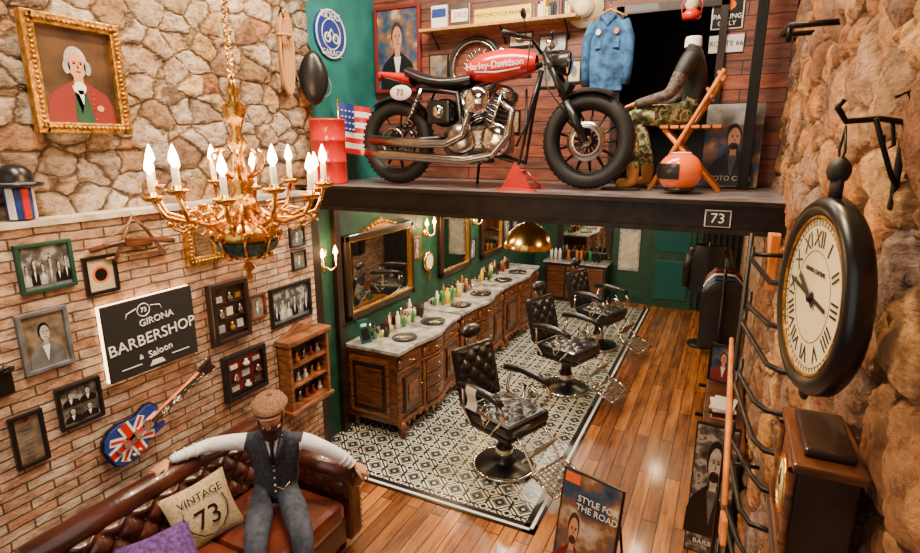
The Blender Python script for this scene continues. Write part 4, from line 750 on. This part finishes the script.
b=B('portrait_poster_board',T((-.03,3.72,.0),(1,-.05,0),(0,.0,1)));b.b2((0,.0,0),(.27,1.0,.015),'black',.003);b.b2((.01,.01,.015),(.26,.98,.017),'photo');bust(b,.14,.15,.34,.85,'black','face_grey','black',.017,'black','grey');b.text('BARBER',.05,'white',(.14,.1,.026));b.obj()
b=B('magazine_pile',Matrix.Translation((.12,4.3,.811)))
for i in range(6): b.box((.02*random.random(),.0,.008+.014*i),(.16,.24,.012),random.choice(['white','darkred','grey','paper','black']),(0,0,random.uniform(-12,12)))
b.obj()
frame('framed_film_poster',T((.0,4.9,.83),(.95,-.3,0),(0,.1,1)),.24,.33,'black','colorphoto','bust',.015,.02,('darkred','skin','hair'))
b=B('coat_rack_with_jackets',Matrix.Translation((.06,6.3,0)))
for y in (-.4,.4): b.tube([(0,y,0),(0,y,1.55)],.015,'iron');b.b2((-.14,y-.02,0),(.14,y+.02,.03),'iron')
b.tube([(0,-.42,1.55),(0,.42,1.55)],.015,'iron')
for i,k in enumerate(('leather','denim','ebony','white','leather','darkred','matteblack')):
    y=-.33+.11*i;b.grid(lambda u,v:((.2-.1*max(0,v-.85)/.15)*cos(2*pi*u),y+(.035+.006*sin(9*v))*sin(2*pi*u),.75+.72*v),20,10,k);b.tube([(0,y,1.47),(0,y,1.54)],.004,'steel',5)
b.obj()
b=B('jacket_on_stand',Matrix.Translation((-.15,8.2,0)));b.cyl((0,0,0),(0,0,.03),.18,'iron');b.cyl((0,0,.03),(0,0,1.5),.02,'iron')
b.grid(lambda u,v:((.24-.09*max(0,v-.8)*5*.6)*cos(2*pi*u),(.14)*sin(2*pi*u),.8+.66*v),24,10,'leather')
for q in (-1,1): b.tube([(q*.2,0,1.4),(q*.27,0,1.15),(q*.27,-.03,.85)],[.07,.06,.05],'leather',10)
b.obj()
b=B('door_rear');b.b2((-1.1,9.95,0),(-.4,9.995,1.95),'green',.004);b.b2((-1.02,9.93,.15),(-.48,9.96,.85),'tealmetal',.01);b.b2((-1.02,9.93,1.0),(-.48,9.96,1.8),'tealmetal',.01);b.ball((-.48,9.9,.95),.03,'brass');b.obj()
b=B('wall_notice_panel',WB(-1.67,.6,9.995));b.b2((0,0,0),(.36,.75,.02),'lightgrey',.003);b.b2((.04,.05,.02),(.32,.7,.022),'paper');b.obj()
frame('ornate_rear_mirror',WB(-2.8,.78,9.995),1.0,.95,'ebony','matteblack','mirror',.1,.05)
b=B('rear_cabinet');b.b2((-2.9,9.55,0),(-1.8,9.98,.72),'ebony',.01)
for i in range(3): b.b2((-2.85+.35*i,9.53,.08),(-2.54+.35*i,9.56,.66),'darkwood',.006)
b.b2((-2.93,9.5,.72),(-1.77,9.98,.75),'marble',.005)
for i in range(12): b.lathe([(0,0),(.03,0),(.03,.15),(.012,.2),(0,.2)],random.choice(['amber','greenglass','white','black']),(-2.85+.08*i,9.75,.75),seg=8)
b.obj()
b=B('dark_doorway_sheet');b.grid(lambda u,v:(-.3+.58*u,9.9+.03*sin(u*40),.02+2.2*v),40,2,'matteblack');b.obj()  # black sheet on the back wall stands in for the doorway's darkness
# ---------------------------------------------------------------- lights
def light(name,typ,loc,e,col,size=.1,**k):
    l=bpy.data.lights.new(name,typ);l.energy=e;l.color=col
    if typ=='AREA': l.shape='RECTANGLE';l.size=size if not isinstance(size,tuple) else size[0];l.size_y=size if not isinstance(size,tuple) else size[1]
    elif typ=='SPOT': l.spot_size=radians(k.get('ang',80));l.spot_blend=.7;l.shadow_soft_size=size
    else: l.shadow_soft_size=size
    o=bpy.data.objects.new(name,l);COL.objects.link(o);o.location=loc
    if 'to' in k: o.rotation_euler=(V(k['to'])-V(loc)).to_track_quat('-Z','Y').to_euler()
    return o
W_=(1,.70,.38);WW=(1,.82,.60)
light('ceiling_light_main','AREA',(-1.5,1.2,4.65),62,WW,(.8,.8),to=(-1.5,1.6,0))
light('spot_left_stone','SPOT',(-2.45,2.7,4.6),300,W_,.04,to=(-3.2,2.7,3.0),ang=95)
light('spot_left_stone_b','SPOT',(-2.45,1.2,4.6),240,WW,.04,to=(-3.2,1.3,3.0),ang=95)
light('spot_brick','SPOT',(-1.8,2.6,4.3),150,WW,.05,to=(-3.1,2.6,1.5),ang=58)
light('spot_brick_b','SPOT',(-1.8,1.2,4.3),120,WW,.05,to=(-3.1,1.6,1.6),ang=58)
light('spot_right_wall','SPOT',(-.35,2.4,4.6),330,(1,.62,.25),.04,to=(.3,2.5,2.6),ang=95)
light('spot_right_wall_low','SPOT',(-.7,1.4,4.2),140,(1,.68,.32),.05,to=(.3,1.8,1.6),ang=75)
light('spot_mezzanine','AREA',(-1.5,3.3,4.65),175,WW,(2.2,.3),to=(-1.5,4.2,2.8))
light('spot_mezzanine_right','SPOT',(-.9,3.2,4.5),80,WW,.05,to=(-.3,4.3,2.9),ang=50)
light('chandelier_light','POINT',(-1.96,1.79,2.98),45,(1,.60,.25),.2)
for y in (4.2,5.6,7.0,8.4): light('downlight_%d'%int(y*10),'AREA',(-2.1,y,2.29),30,WW,(.2,.2),to=(-2.2,y,0))
for y in (4.2,5.6,7.0): light('vanity_light_%d'%int(y*10),'AREA',(-2.75,y+.4,2.28),13,W_,(.1,.8),to=(-2.9,y+.4,0))
for y in (4.6,6.4,8.4): light('aisle_light_%d'%int(y*10),'AREA',(-.6,y,2.29),18,W_,(.15,.2),to=(-.6,y,0))
for y in (3.8,5.68,7.1): light('sconce_light_%d'%int(y*10),'POINT',(-3.08,y,1.86),14,(1,.58,.22),.04)
light('pendant_light','POINT',(-1.70,5.0,1.80),10,(1,.66,.34),.05)
light('front_window_light','AREA',(-1.5,-1.2,2.6),34,(1,.93,.85),(3.2,3),to=(-1.5,4,.6))
w=bpy.data.worlds.new('world');SC.world=w;w.use_nodes=True;w.node_tree.nodes['Background'].inputs[0].default_value=(1,.82,.65,1);w.node_tree.nodes['Background'].inputs[1].default_value=.10
# ---------------------------------------------------------------- camera
cd=bpy.data.cameras.new('camera');cd.sensor_width=36;cd.lens=546/920*36;cd.clip_start=.05
cam=bpy.data.objects.new('camera',cd);COL.objects.link(cam);cam.location=(0,0,2.8)
F=V((-.4262,.8739,-.2334));Rr=V((.899,.438,0));Uu=Rr.cross(F)
cam.matrix_world=T((0,0,2.8),Rr,Uu,-F);SC.camera=cam
